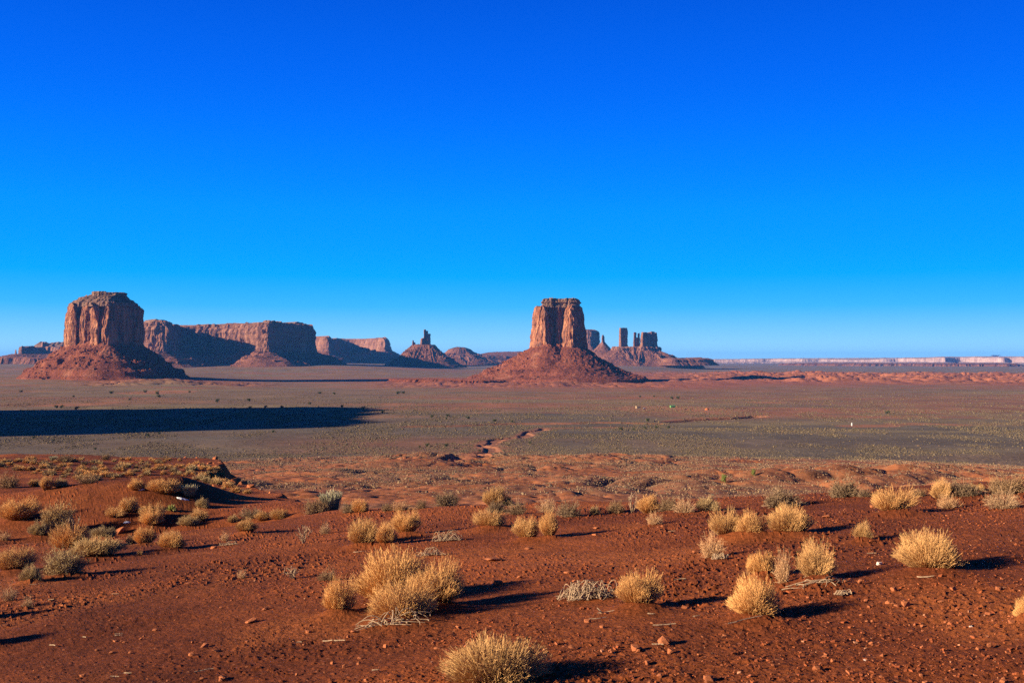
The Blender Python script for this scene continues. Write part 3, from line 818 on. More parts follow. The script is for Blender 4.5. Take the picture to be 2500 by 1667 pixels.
def cliff(name, parent, poly, levels, mat, n=260, m=46, amp=6.0, wav=40.0, seed=0, top_var=2.0, passes=2, beds=1.0, bed_h=9.0):
    """A wall lofted on a plan outline. levels: (z, outward offset); amp = depth of the flutes in metres."""
    R = resample(poly, n, passes); nn, area = normals(R, 3)
    zl = np.array([l[0] for l in levels]); ol = np.array([l[1] for l in levels])
    zz = np.linspace(zl[0], zl[-1], m); oo = np.interp(zz, zl, ol)
    V = []
    X, Y = R[:, 0], R[:, 1]
    seg = np.hypot(*(np.roll(R, -1, 0) - R).T); s_ = np.cumsum(seg)
    jw = wav * 0.42
    c1 = np.floor(s_ / jw + 0.55 * n2(s_ / jw * 0.7, 0 * s_, seed + 7)); c2 = np.floor(s_ / jw * 2.6 + 0.5 * n2(s_ / jw, 0 * s_ + 3, seed + 8))
    tv = top_var * (n2(X / wav * 1.4, Y / wav * 1.4, seed + 5) + 0.6 * n2(X / wav * 4, Y / wav * 4, seed + 6))
    for k, (z, o) in enumerate(zip(zz, oo)):
        t = k / (m - 1)
        big = n3(X / wav / 1.8, Y / wav / 1.8, z / wav * 0.10, seed)
        r1 = 1 - np.abs(n3(X / wav, Y / wav, z / wav * 0.16, seed + 1))
        r2 = 1 - np.abs(n3(X / wav * 2.6, Y / wav * 2.6, z / wav * 0.3, seed + 2))
        det = n3(X / wav * 6, Y / wav * 6, z / wav * 2.2, seed + 3)
        bed = n2(np.full(1, z / bed_h), np.zeros(1), seed + 4)[0] + 0.5 * n2(np.full(1, z / bed_h * 2.7), np.zeros(1), seed + 4)[0]
        dsp = amp * (0.75 * big - 1.5 * np.maximum(r1 - 0.80, 0) * 5 * 0.55 - 0.7 * np.maximum(r2 - 0.82, 0) * 5 * 0.5 + 0.22 * det) + beds * bed * amp * 0.14
        zb1 = np.floor(z / (wav * 1.1) + 0.9 * _h(c1, c1 * 0, c1 * 0, seed + 9)); zb2 = np.floor(z / (wav * 0.5) + _h(c2, c2 * 0, c2 * 0, seed + 10))
        dsp = dsp + amp * (0.30 * _h(c1, c1 * 0, c1 * 0, seed + 11) + 0.19 * _h(c1, zb1, c1 * 0, seed + 12) + 0.20 * _h(c2, zb2, c2 * 0, seed + 13))
        off = o + dsp
        V.append(np.stack([X + nn[:, 0] * off, Y + nn[:, 1] * off, np.full(n, z) + tv * t ** 3], 1))
    V = np.vstack(V)
    q = quads(m, n, area < 0)
    top = V[-n:]
    tri = tessellate_polygon([[Vector(p) for p in top]])
    T = np.array([tuple(t_) for t_ in tri], np.int32).reshape(-1, 3) + (m - 1) * n
    if len(T):
        a, b_, c_ = V[T[:, 0]], V[T[:, 1]], V[T[:, 2]]
        nz = np.cross(b_ - a, c_ - a)[:, 2]
        T[nz < 0] = T[nz < 0][:, ::-1]
    me = mesh_np(name, V, [q, T], mat)
    return link(name, me, parent)

def talus(name, parent, poly, z0, z1, width, mat, n=340, m=46, pw=1.25, rib=8.0, wav=60.0, seed=0, inset=10.0, passes=6, ledges=(), blocks=0, bsize=3.0):
    """Rubble apron from the wall foot (z1) out to the plain (z0). width: metres, or a function of (x, y, nx, ny)."""
    R = resample(poly, n, passes); nn, area = normals(R, 14)
    X, Y = R[:, 0], R[:, 1]
    if callable(width): w = width(X, Y, nn[:, 0], nn[:, 1])
    else: w = np.full(n, float(width))
    zt = z1(X, Y) if callable(z1) else np.full(n, float(z1))
    w = w * (1 + 0.10 * n2(X / wav / 2, Y / wav / 2, seed + 9))
    zt = z0 + (zt - z0) / (1 - inset / (w + inset)) ** pw
    V = []
    for k in range(m):
        t = k / (m - 1)
        o = -inset + (w + inset) * t
        px_, py_ = X + nn[:, 0] * o, Y + nn[:, 1] * o
        z = z0 + (zt - z0) * (1 - t) ** pw
        env = math.sin(math.pi * min(1, t * 1.02)) ** 0.7 if t < 0.98 else 0.05
        g = 1 - np.abs(n3(X / wav, Y / wav, np.full(n, t * 0.7), seed))          # ribs run downhill
        g2 = 1 - np.abs(n3(X / wav * 2.7, Y / wav * 2.7, np.full(n, t * 2.2), seed + 1))
        det = n2(px_ / wav * 7, py_ / wav * 7, seed + 2) + 0.7 * n2(px_ / wav * 15, py_ / wav * 15, seed + 3)
        z = z + rib * env * (1.9 * (g - 0.62) + 1.0 * (g2 - 0.62)) + rib * 0.20 * det * (0.3 + env)
        for lt, lh, ls in ledges:       # hard beds that step out of the slope
            br = sst(-0.25, 0.25, n2(X / wav * 1.3, Y / wav * 1.3, seed + ls))
            z = z + br * lh * (sst(lt - 0.015, lt - 0.035, np.full(n, t)) * 0.0 + sst(lt + 0.012, lt - 0.012, np.full(n, t)) * sst(lt - 0.22, lt - 0.02, np.full(n, t)))
        if t > 0.93: z = z - 14 * (t - 0.93) / 0.07
        V.append(np.stack([px_, py_, z], 1))
    V = np.vstack(V)
    me = mesh_np(name, V, [quads(m, n, area > 0)], mat)
    o = link(name, me, parent)
    if blocks:
        rng = np.random.default_rng(seed + 77)
        idx = rng.integers(int(n * m * 0.12), int(n * m * 0.97), blocks * 3)
        keep = n2(V[idx, 0] / 45, V[idx, 1] / 45, seed + 31) + rng.normal(0, .3, len(idx)) > 0.1
        p = V[idx[keep]][:blocks]; nb = len(p)
        sz = bsize * (0.5 + 1.6 * rng.random(nb) ** 3)
        cube = np.array([[-1, -1, -1], [1, -1, -1], [1, 1, -1], [-1, 1, -1], [-1, -1, 1], [1, -1, 1], [1, 1, 1], [-1, 1, 1]], float)
        B = cube[None] * rng.uniform(.5, 1.2, (nb, 8, 3)) * sz[:, None, None]
        th = rng.uniform(0, 6.28, nb); c_, s_ = np.cos(th)[:, None], np.sin(th)[:, None]
        B = np.stack([B[..., 0] * c_ - B[..., 1] * s_, B[..., 0] * s_ + B[..., 1] * c_, B[..., 2] * .8 + B[..., 0] * .3], -1) + p[:, None, :] + np.array([0, 0, 0.3])
        f = np.array([[0, 3, 2, 1], [4, 5, 6, 7], [0, 1, 5, 4], [1, 2, 6, 5], [2, 3, 7, 6], [3, 0, 4, 7]])
        q = (np.arange(nb) * 8)[:, None, None] + f[None]
        ob = link('fallen_blocks', mesh_np('fallen_blocks', B.reshape(-1, 3), [q.reshape(-1, 4)], mat), parent)
        tag(ob, kind='stuff')
    return o

def offs(D, pts):
    """Plan outline from (px, depth offset in photo pixels) at distance D."""
    k = D / F
    return [((px - CX) / F * (D + d * k), D + d * k) for px, d in pts]

# --- big left butte
D = 3500.0; k = D / F
MER = offs(D, [(160, 60), (160, 18), (167, -12), (176, -26), (184, -31), (188, -16), (192, -20), (195, -36), (206, -43), (216, -40), (222, -51), (232, -56), (238, -58), (241, -40), (250, -42), (253, -62), (263, -67), (268, -62), (280, -54), (288, -44), (300, -38), (316, -22), (322, -10), (332, -4), (349, 45), (340, 110), (295, 150), (220, 150), (172, 115)])
b = empty('sandstone_butte', (0, 0, 0), 'massive left butte with domed top, lit left face and dark right face', 'butte')
cliff('cliff', b, MER, [(zpx(862, D), 4), (zpx(845, D), 3), (zpx(800, D), 1), (zpx(765, D), -3), (zpx(748, D), -8), (zpx(742, D), -14)], M_CLIFF, n=560, m=64, amp=9, wav=34, seed=101, top_var=5, passes=1)
MERTOP = offs(D, [(170, 50), (172, 14), (186, -14), (212, -34), (240, -46), (263, -52), (298, -28), (324, 0), (334, 40), (326, 100), (285, 135), (225, 135), (180, 105)])
cliff('upper_ledges', b, MERTOP, [(zpx(750, D), 6), (zpx(741, D), 3), (zpx(736, D), -8), (zpx(732, D), -12), (zpx(730, D), -22), (zpx(725, D), -30), (zpx(722.5, D), -45), (zpx(719, D), -50)], M_CAP, n=300, m=34, amp=6, wav=22, seed=111, top_var=3, beds=3.0, bed_h=5)
CAP1 = offs(D, [(226, 20), (228, -2), (250, -14), (275, -12), (304, 4), (309, 24), (300, 60), (262, 74), (232, 50)])
cliff('caprock', b, CAP1, [(zpx(724, D), 3), (zpx(719, D), 0), (zpx(715.5, D), 3), (zpx(714, D), 0)], M_CAP, n=160, m=14, amp=4, wav=16, seed=121, top_var=1.2, beds=3, bed_h=4)
CAP2 = offs(D, [(224, 18), (226, 2), (240, -6), (256, -4), (259, 14), (250, 34), (230, 36)])
cliff('caprock', b, CAP2, [(zpx(715.5, D), 2), (zpx(711, D), 0)], M_CAP, n=90, m=8, amp=2.5, wav=12, seed=123, top_var=0.8, beds=2)
SIDEP = offs(D, [(331, 20), (334, 6), (345, 8), (349, 24), (344, 44), (334, 40)])
cliff('side_pinnacle', b, SIDEP, [(zpx(800, D), -6), (zpx(770, D), -1), (zpx(757, D), 1), (zpx(751, D), -5)], M_CLIFF, n=80, m=24, amp=3, wav=16, seed=125, top_var=1)
MERT = offs(D, [(160, 60), (160, 14), (176, -22), (205, -44), (236, -58), (263, -66), (272, -62), (300, -38), (332, -4), (349, 45), (340, 110), (295, 150), (220, 150), (172, 115)])
def mer_w(X, Y, nx, ny): return 150 - 20 * sst(0.2, -1, ny) + 30 * sst(0.3, 1, nx) + 20 * sst(-.3, -1, nx)
talus('talus_slope', b, MERT, -71, zpx(843, D), mer_w, M_TALUS, n=460, m=70, pw=1.22, rib=9, wav=52, seed=131, inset=14, ledges=((0.40, 7, 40), (0.62, 15, 41), (0.84, 14, 43)), blocks=900, bsize=2.3)

# --- middle butte
D = 3720.0; k = D / F
CEN = offs(D, [(1298, 44), (1303, 6), (1311, -22), (1320, -34), (1331, -40), (1337, -36), (1338, -28), (1342, -16), (1348, -11), (1356, -11), (1359, -20), (1363, -24), (1367, -16), (1372, -15), (1376, -28), (1382, -38), (1394, -46), (1406, -44), (1415, -22), (1426, 14), (1428, 50), (1414, 92), (1368, 108), (1318, 92)])
b = empty('sandstone_butte', (0, 0, 0), 'tall middle butte with a shadowed notch between two lit pillars on a red rubble cone', 'butte')
cliff('cliff', b, CEN, [(zpx(884, D), 12), (zpx(855, D), 8), (zpx(820, D), 3), (zpx(785, D), -4), (zpx(760, D), -9), (zpx(752, D), -13), (zpx(748, D), -20)], M_CLIFF, n=520, m=70, amp=9, wav=24, seed=201, top_var=5, passes=1)
CENC = offs(D, [(1324, 24), (1326, -2), (1340, -16), (1362, -8), (1380, -18), (1402, -20), (1411, -6), (1414, 24), (1400, 58), (1360, 66), (1330, 52)])
cliff('caprock', b, CENC, [(zpx(752, D), 5), (zpx(747, D), 2), (zpx(744, D), -2), (zpx(739, D), 4), (zpx(735, D), 0), (zpx(731, D), -2), (zpx(729.5, D), -6)], M_CAP, n=260, m=30, amp=7, wav=15, seed=211, top_var=3.2, beds=3.2, bed_h=5)
def cen_w(X, Y, nx, ny): return 250 - 6 * ny + 30 * sst(.2, 1, nx) + 60 * sst(-.4, -1, nx)
def cen_z(X, Y):
    u = (X / Y * F + CX)
    return zpx(846, D) + 24 * np.exp(-((u - 1354) / 22.0) ** 2) * (Y < D + 40 * k) - 3 * sst(1390, 1420, u)
talus('talus_slope', b, CEN, -86, cen_z, cen_w, M_TALUS, n=560, m=84, pw=1.62, rib=12, wav=54, seed=221, inset=18, passes=30, ledges=((0.22, 6, 45), (0.42, 8, 46), (0.66, 7, 47), (0.86, 8, 48)), blocks=1300, bsize=2.4)

b = empty('low_mesa', (0, 0, 0), 'low red bench with small dark cliffs trailing left of the middle butte', 'mesa')
cliff('cliff', b, [pp(*q) for q in ((945, 3760), (985, 3560), (1040, 3480), (1100, 3420), (1180, 3400), (1235, 3480), (1230, 3640), (1120, 3760), (1020, 3800))], [(-96, 26), (-87, 9), (-80, 1), (-75.5, 0), (-73.5, -8)], M_TALUS, n=340, m=18, amp=9, wav=24, seed=251, top_var=2.5, passes=1, beds=2, bed_h=4)

# --- long mesa behind, left
D = 6000.0
SEN = [pp(*q) for q in ((318, 6500), (334, 5960), (346, 5860), (368, 5800), (392, 5780), (412, 5800), (419, 5900), (424, 6150), (432, 6450), (462, 6520), (510, 6430), (560, 6300), (600, 6160), (620, 6030), (634, 5930), (654, 5890), (664, 5930), (700, 6090), (742, 6260), (764, 6400), (770, 6600), (740, 7000), (500, 7150), (330, 7000))]
b = empty('sandstone_mesa', (0, 0, 0), 'long flat topped mesa with a diagonal shadow across its bay, right behind the left butte', 'mesa')
zr = zpx(786.5, 5900)
cliff('cliff', b, SEN, [(zpx(876, D), 8), (zpx(858, D), 5), (zpx(830, D), 0), (zpx(804, D), -2), (zpx(799, D), -4), (zpx(797, D), -12), (zpx(790, D), -16), (zr, -20)], M_CLIFF_F, n=900, m=60, amp=19, wav=52, seed=301, top_var=10, passes=1, beds=2.0, bed_h=14)
cliff('caprock', b, [pp(*q) for q in ((352, 6040), (360, 5900), (376, 5850), (396, 5860), (408, 5960), (406, 6150), (380, 6250))], [(zr - 6, 4), (zr + 8, 0), (zr + 14, -8)], M_CAP, n=120, m=12, amp=5, wav=30, seed=311, top_var=3, beds=2)
cliff('caprock', b, [pp(*q) for q in ((470, 6620), (520, 6520), (570, 6380), (612, 6250), (640, 6060), (655, 5960), (668, 6010), (705, 6180), (744, 6350), (752, 6600), (720, 6900), (520, 7000))], [(zr - 6, 4), (zr + 5, 0), (zr + 8, -4)], M_CAP, n=420, m=12, amp=14, wav=40, seed=312, top_var=8, beds=3)
talus('talus_slope', b, SEN, -52, zpx(860, D), lambda X, Y, nx, ny: 165 + 40 * sst(-.2, -1, ny) + 90 * sst(.3, 1, nx), M_TALUS_F, n=700, m=50, pw=1.35, rib=20, wav=80, seed=321, inset=20, passes=12, ledges=((.3, 10, 3), (.6, 10, 5)), blocks=700, bsize=5)

# --- second mesa, farther
D = 9300.0
ME2 = [pp(*q) for q in ((700, 9900), (752, 9300), (785, 9000), (803, 8950), (812, 9100), (816, 9700), (830, 10150), (860, 10150), (895, 9900), (915, 9600), (930, 9420), (941, 9380), (949, 9450), (957, 9750), (948, 10400), (800, 10700))]
b = empty('sandstone_mesa', (0, 0, 0), 'smaller hazy blue mesa between the long mesa and the broken spire', 'mesa')
cliff('cliff', b, ME2, [(zpx(866, D), 10), (zpx(850, D), 4), (zpx(838, D), -4), (zpx(832, D), -14), (zpx(826, D), -22), (zpx(823, D), -40)], M_CLIFF_F, n=360, m=30, amp=15, wav=80, seed=401, top_var=10, beds=1.6, bed_h=16)
talus('talus_slope', b, ME2, -48, zpx(856, D), 230, M_TALUS_F, n=340, m=30, pw=1.2, rib=16, wav=120, seed=411, inset=20, passes=12)

# --- dark stepped mesa at the left border
D = 7800.0
b = empty('stepped_mesa', (0, 0, 0), 'dark stepped mesa at the left border behind the left butte', 'mesa')
cliff('cliff', b, [pp(*q) for q in ((44, 8000), (52, 7800), (80, 7900), (110, 7980), (150, 7900), (190, 8000), (190, 8700), (60, 8600))], [(zpx(878, D), 12), (zpx(866, D), 4), (zpx(851, D), 0), (zpx(847, D), -6)], M_CLIFF_F, n=220, m=20, amp=12, wav=60, seed=501, top_var=10, beds=2)
cliff('upper_ledges', b, [pp(*q) for q in ((84, 8100), (100, 8010), (150, 8000), (190, 8060), (180, 8500), (100, 8500))], [(zpx(850, D), 6), (zpx(842, D), 0), (zpx(837, D), -26), (zpx(834.5, D), -40)], M_CAP, n=160, m=14, amp=12, wav=50, seed=503, top_var=8)
cliff('pinnacle', b, [pp(*q) for q in ((101, 8020), (103, 7990), (107, 8000), (107, 8040))], [(zpx(846, D), 10), (zpx(838, D), 2), (zpx(833.5, D), -2)], M_CLIFF_F, n=30, m=10, amp=2, wav=20, seed=505)
cliff('pinnacle', b, [pp(*q) for q in ((37, 7850), (39, 7840), (40.5, 7860), (38, 7880))], [(zpx(864, D), 5), (zpx(857, D), 1), (zpx(853, D), -1)], M_CLIFF_F, n=24, m=8, amp=1.5, wav=20, seed=507)
talus('talus_slope', b, [pp(*q) for q in ((20, 8000), (40, 7760), (110, 7850), (200, 7800), (220, 8700), (40, 8700))], -50, zpx(866, D), lambda X, Y, nx, ny: 300 + 0 * X, M_TALUS_F, n=260, m=30, pw=1.3, rib=14, wav=100, seed=511, inset=20, ledges=((0.5, 14, 3),))
b2 = empty('low_mesa', (0, 0, 0), 'low reddish bench at the left border below the stepped mesa', 'mesa')
cliff('cliff', b2, [pp(*q) for q in ((-160, 7200), (-60, 7000), (30, 7050), (80, 7000), (130, 7100), (170, 7300), (150, 7600), (-100, 7700))], [(zpx(893, 7000), 40), (zpx(884, 7000), 10), (zpx(876, 7000), 0), (zpx(873, 7000), -20)], M_TALUS_F, n=260, m=16, amp=16, wav=70, seed=521, top_var=6, beds=2)

# --- broken spire butte
D = 7200.0
b = empty('spire_butte', (0, 0, 0), 'broken spire with a stepped tower on a shadowed cone, left of the middle butte', 'butte')
def spire(px0, px1, yb, yt, seed, dep=14, lean=0, n=60, m=22, parent=None, mat=None, amp=4, D=7200.0, taper=5, dd=0, wav=18):
    w = (px1 - px0)
    P = offs(D, [(px0, dd + dep * .1), (px0 + w * .06, dd - dep * .35), (px0 + w * .2, dd - dep * .5), (px0 + w * .6, dd - dep * .1), (px1, dd + dep * .5), (px1 - w * .2, dd + dep * .8), (px0 + w * .2, dd + dep * .6)])
    return cliff('spire', parent, P, [(zpx(yb + 6, D), 6), (zpx(yb - (yb - yt) * .3, D), 1), (zpx(yt + 4, D), -2), (zpx(yt, D), -taper)], mat or M_CLIFF_F, n=n, m=m, amp=amp, wav=wav, seed=seed, top_var=3, passes=1)
spire(1033.5, 1041, 846, 804.5, 601, dep=12, parent=b, taper=2)
spire(1037, 1047, 846, 808, 603, dep=13, parent=b, dd=2, taper=3)
spire(1041, 1052, 848, 815.5, 605, dep=14, parent=b, dd=3, taper=2)
spire(1026, 1046, 849, 826, 607, dep=15, parent=b, dd=-2)
spire(1006.5, 1011.5, 850, 831.5, 609, dep=8, parent=b, taper=2)
spire(1009, 1016, 851, 836, 611, dep=9, parent=b, dd=2)
spire(1014, 1026, 852, 840, 613, dep=10, parent=b, dd=2)
spire(1050, 1066, 856, 843.5, 615, dep=14, parent=b, dd=4)
talus('talus_slope', b, offs(D, [(1000, 6), (1010, -12), (1035, -20), (1058, -14), (1068, 6), (1050, 24), (1012, 22)]), -46, zpx(847, D), lambda X, Y, nx, ny: 205 + 30 * sst(.2, 1, nx) + 10 * sst(-.2, -1, nx), M_TALUS_F, n=360, m=54, pw=1.65, rib=19, wav=44, seed=621, inset=16, passes=8, ledges=((.42, 14, 3), (.7, 8, 5)), blocks=300, bsize=4)

# --- round red hill and the long slope behind the middle butte
D = 9400.0
b = empty('red_knoll', (0, 0, 0), 'low rounded red knoll on the skyline right of the broken spire', 'knoll')
cliff('cliff', b, offs(D, [(1092, 10), (1100, -12), (1120, -24), (1140, -20), (1156, 4), (1140, 30), (1105, 30)]), [(zpx(868, D), 30), (zpx(858, D), 12), (zpx(853, D), -10), (zpx(849, D), -50), (zpx(847.5, D), -80)], M_TALUS_F, n=160, m=24, amp=12, wav=60, seed=701, top_var=3, beds=2)
talus('talus_slope', b, offs(D, [(1088, 10), (1098, -16), (1120, -28), (1145, -24), (1160, 4), (1140, 34), (1100, 34)]), -42, zpx(861, D), 260, M_TALUS_F, n=260, m=30, pw=1.6, rib=16, wav=55, seed=711, inset=14, ledges=((.3, 8, 3),))
b = empty('long_ridge', (0, 0, 0), 'long low slope on the skyline running behind the middle butte', 'ridge')
D = 10200.0
cliff('cliff', b, [pp(*q) for q in ((900, 10300), (1000, 10000), (1100, 10050), (1190, 9950), (1260, 10050), (1340, 10000), (1420, 10100), (1500, 10000), (1560, 10300), (1500, 11500), (1000, 11500))], [(zpx(890, D), 90), (zpx(880, D), 30), (zpx(874, D), 6), (zpx(869, D), 0), (zpx(867.5, D), -40)], M_TALUS_F, n=360, m=18, amp=22, wav=110, seed=721, top_var=6, beds=3, bed_h=10)
cliff('upper_ledges', b, [pp(*q) for q in ((1190, 10800), (1240, 10500), (1300, 10400), (1400, 10400), (1440, 10900), (1300, 11300))], [(zpx(869, 10500), 260), (zpx(864, 10500), 90), (zpx(859.5, 10500), 0), (zpx(858.5, 10500), -60)], M_TALUS_F, n=200, m=12, amp=12, wav=90, seed=725, top_var=4)

# --- the group of towers right of the middle butte
D = 9000.0
b = empty('sandstone_butte', (0, 0, 0), 'pale blue grey block butte peeping out right behind the middle butte', 'butte')
cliff('cliff', b, offs(D, [(1400, 20), (1416, -14), (1436, -24), (1443, -22), (1454, -4), (1463, 14), (1456, 50), (1420, 60)]), [(zpx(852, D), 10), (zpx(842, D), 3), (zpx(812, D), -2), (zpx(807, D), -14), (zpx(804.5, D), -44)], M_CLIFF_F, n=200, m=32, amp=10, wav=40, seed=801, top_var=4)
talus('talus_slope', b, offs(D, [(1396, 20), (1420, -18), (1440, -28), (1460, -6), (1466, 14), (1450, 56), (1410, 56)]), -44, zpx(841, D), 240, M_TALUS_F, n=220, m=30, pw=1.2, rib=12, wav=80, seed=811, inset=14)
b = empty('rock_needle', (0, 0, 0), 'thin lone rock needle on a red cone between two towers', 'rock spire')
spire(1469, 1476, 841, 818, 821, dep=7, parent=b, D=8400.0, amp=3, taper=9)
talus('talus_slope', b, offs(8400.0, [(1466, 0), (1472, -6), (1479, 0), (1472, 8)]), -46, zpx(837, 8400), 190, M_TALUS_F, n=150, m=30, pw=1.3, rib=10, wav=60, seed=823, inset=8, ledges=((.5, 12, 3),))
D = 7700.0
TW = [('square rock tower standing alone left on the stepped ridge', [(1511, 1533, 848, 800.5, 14, 5)]),
      ('pair of thin broken spires between the square tower and the wide castle rock', [(1547, 1554, 850, 811, 8, 2), (1551, 1562, 850, 824, 9, 3), (1557, 1562.5, 850, 813.5, 8, 2)])]
for i, (lab, parts) in enumerate(TW):
    t = empty('rock_tower', (0, 0, 0), lab, 'rock tower')
    for j, (a0, a1, yb, yt, dp, tp) in enumerate(parts):
        spire(a0, a1, yb, yt, 831 + 10 * i + j, dep=dp * 1.4, parent=t, D=D, amp=5, taper=tp, n=90, m=34, dd=-2 + j * 2, wav=24)
t = empty('rock_tower', (0, 0, 0), 'wide dark castle shaped rock with a higher right corner', 'rock tower')
cliff('cliff', t, offs(D, [(1564, 6), (1565, -12), (1569, -20), (1584, -6), (1600, 12), (1606, 26), (1590, 38), (1570, 30)]), [(zpx(856, D), 24), (zpx(846, D), 8), (zpx(826, D), 0), (zpx(815, D), -6), (zpx(812, D), -10)], M_CLIFF_F, n=160, m=34, amp=7, wav=28, seed=861, top_var=6)
cliff('corner_turret', t, offs(D, [(1587, 8), (1590, -4), (1598, 4), (1599, 16), (1590, 18)]), [(zpx(830, D), 2), (zpx(812, D), 0), (zpx(809, D), -3)], M_CLIFF_F, n=40, m=14, amp=3, wav=20, seed=863)
b = empty('stepped_ridge', (0, 0, 0), 'long stepped red ridge carrying the group of towers and falling to the right', 'ridge')
RID = offs(D, [(1492, 12), (1496, -12), (1512, -26), (1536, -20), (1552, -22), (1575, -26), (1606, -8), (1614, 14), (1600, 42), (1540, 46), (1500, 36)])
cliff('cliff', b, RID, [(zpx(866, D), 10), (zpx(858, D), 4), (zpx(850, D), 0), (zpx(847.5, D), -10)], M_CLIFF_F, n=260, m=20, amp=9, wav=30, seed=871, top_var=5, beds=2)
talus('talus_slope', b, RID, -56, zpx(856, D), lambda X, Y, nx, ny: 215 + 120 * sst(.1, 1, nx) + 60 * sst(-.1, -1, nx), M_TALUS_F, n=440, m=54, pw=1.4, rib=19, wav=50, seed=881, inset=16, passes=10, ledges=((.45, 9, 3), (.72, 8, 5), (.88, 5, 7)))
t = empty('low_mesa', (0, 0, 0), 'low dark toe of rock trailing off right of the stepped ridge', 'mesa')
cliff('cliff', t, [pp(*q) for q in ((1590, 7700), (1640, 7350), (1680, 7400), (1720, 7460), (1740, 7560), (1700, 7900), (1600, 8100))], [(zpx(892, 7400), 60), (zpx(884, 7400), 20), (zpx(876.5, 7400), 0), (zpx(874, 7400), -30)], M_TALUS_F, n=180, m=16, amp=14, wav=60, seed=891, top_var=5, beds=2)

# --- far escarpment and mountains
ESC = [pp(*q) for q in ((1500, 17900), (1640, 17500), (1760, 17250), (1850, 17060), (1880, 17080), (1960, 16760), (2000, 16780), (2080, 16500), (2160, 16150), (2190, 16170), (2260, 15800), (2309, 15560), (2313, 15800), (2324, 16500), (2346, 16560), (2358, 15560), (2400, 15330), (2452, 15060), (2464, 15160), (2530, 14860), (2640, 14500), (2760, 14200), (2900, 15500), (2700, 21000), (1500, 21000))]
b = empty('escarpment', (0, 0, 0), 'long pale pink cliff line along the right horizon with one blue shadowed bay', 'cliff')
zt_ = zpx(870.5, 15500)
eo = cliff('cliff', b, ESC, [(-110, 220), (-80, 110), (-62, 50), (-50, 10), (zt_ - 16, 0), (zt_ - 6, -30), (zt_, -60)], M_PALE, n=1300, m=30, amp=11, wav=140, seed=901, top_var=8, beds=2.0, bed_h=9)
talus('lower_slope', b, ESC, -112, -48, 420, M_PALE, n=900, m=20, pw=1.1, rib=14, wav=150, seed=905, inset=20, passes=4)
for v in eo.data.vertices:                # the rim sinks towards the left
    f_ = np.interp(v.co.x / v.co.y * F + CX, [1600, 1760, 1900, 2000, 2080, 2200, 2320, 2600], [0.60, 0.71, 0.81, 0.78, 0.68, 0.85, 0.97, 1.0])
    v.co.z = -110 + (v.co.z + 110) * f_
b = empty('low_mesa', (0, 0, 0), 'thin pinkish broken bluff running in front of the pale cliff line', 'mesa')
cliff('cliff', b, [pp(*q) for q in ((1900, 11400), (2000, 11000), (2100, 10700), (2200, 10500), (2300, 10300), (2400, 10200), (2460, 10000), (2490, 10300), (2460, 12000), (2000, 12400))], [(-96, 80), (-76, 30), (-60, 4), (-54, 0), (-52, -30)], M_TALUS_F, n=520, m=14, amp=42, wav=110, seed=911, top_var=4, beds=2)
for lab, pts, yt, Dm in (('tiny blue peak on the horizon, left of the two in the middle right', [(2090, 0), (2102, -16), (2112, -18), (2124, 0), (2108, 20)], 875.2, 36000.0),
                         ('blue rounded mountain on the horizon above the pale cliff line', [(2138, 0), (2150, -20), (2166, -24), (2184, 0), (2164, 30)], 873.4, 36000.0),
                         ('faint blue mountain on the horizon near the right border', [(2412, 0), (2422, -14), (2434, -16), (2444, 0), (2430, 16)], 867.0, 34000.0)):
    t = cliff('mountain', None, offs(Dm, pts), [(-200, 300), (-100, 100), (zpx(yt + 3, Dm), -40), (zpx(yt + 1.2, Dm), -130), (zpx(yt, Dm), -200)], M_BLUEMTN, n=120, m=16, amp=50, wav=300, seed=921 + int(yt), top_var=12)
    tag(t, lab, 'mountain')

# --- a butte standing outside the left border: its shadow lies across the plain
D = 965.0
t = cliff('hill', None, [(-1150, 860), (-1010, 860), (-950, 960), (-930, 1120), (-960, 1330), (-1080, 1430), (-1260, 1380), (-1300, 1000)], [(-90, 30), (20, 6), (100, 0), (138, -10), (150, -36), (160, -80), (168, -110)], M_CLIFF, n=240, m=44, amp=16, wav=46, seed=931, top_var=14)
tag(t, kind='structure')

# ------------------------------------------------------------------ plants
def ribbons(P, w0, w1, seed, t0=0.0, t1=1.0):
    """P: (n, k, 3) centre lines -> flat blades tapering from half-width w0 to w1."""
    rng = np.random.default_rng(seed)
    n, k, _ = P.shape
    d = P[:, -1] - P[:, 0]
    r = rng.normal(size=(n, 3)); r[:, 2] *= 0.3
    s = np.cross(d, r); s /= np.linalg.norm(s, axis=1)[:, None] + 1e-9
    t = np.linspace(0, 1, k)
    w = (w0 + (w1 - w0) * t)[None, :, None]
    V = np.stack([P - s[:, None, :] * w, P + s[:, None, :] * w], 2).reshape(-1, 3)
    b = (np.arange(n) * k * 2)[:, None] + (np.arange(k - 1) * 2)[None, :]
    q = np.stack([b, b + 1, b + 3, b + 2], -1).reshape(-1, 4)
    tt = np.broadcast_to(np.linspace(t0, t1, k)[None, :, None], (n, k, 2))
    rr = np.broadcast_to(rng.random(n)[:, None, None], (n, k, 2))
    A = np.stack([tt, rr, np.zeros_like(rr)], -1).reshape(-1, 3)
    return V, q, A

def join(parts):
    V, Q, A, o = [], [], [], 0
    for v, q, a in parts:
        V.append(v); Q.append(q + o); A.append(a); o += len(v)
    return np.vstack(V), np.vstack(Q), np.vstack(A)

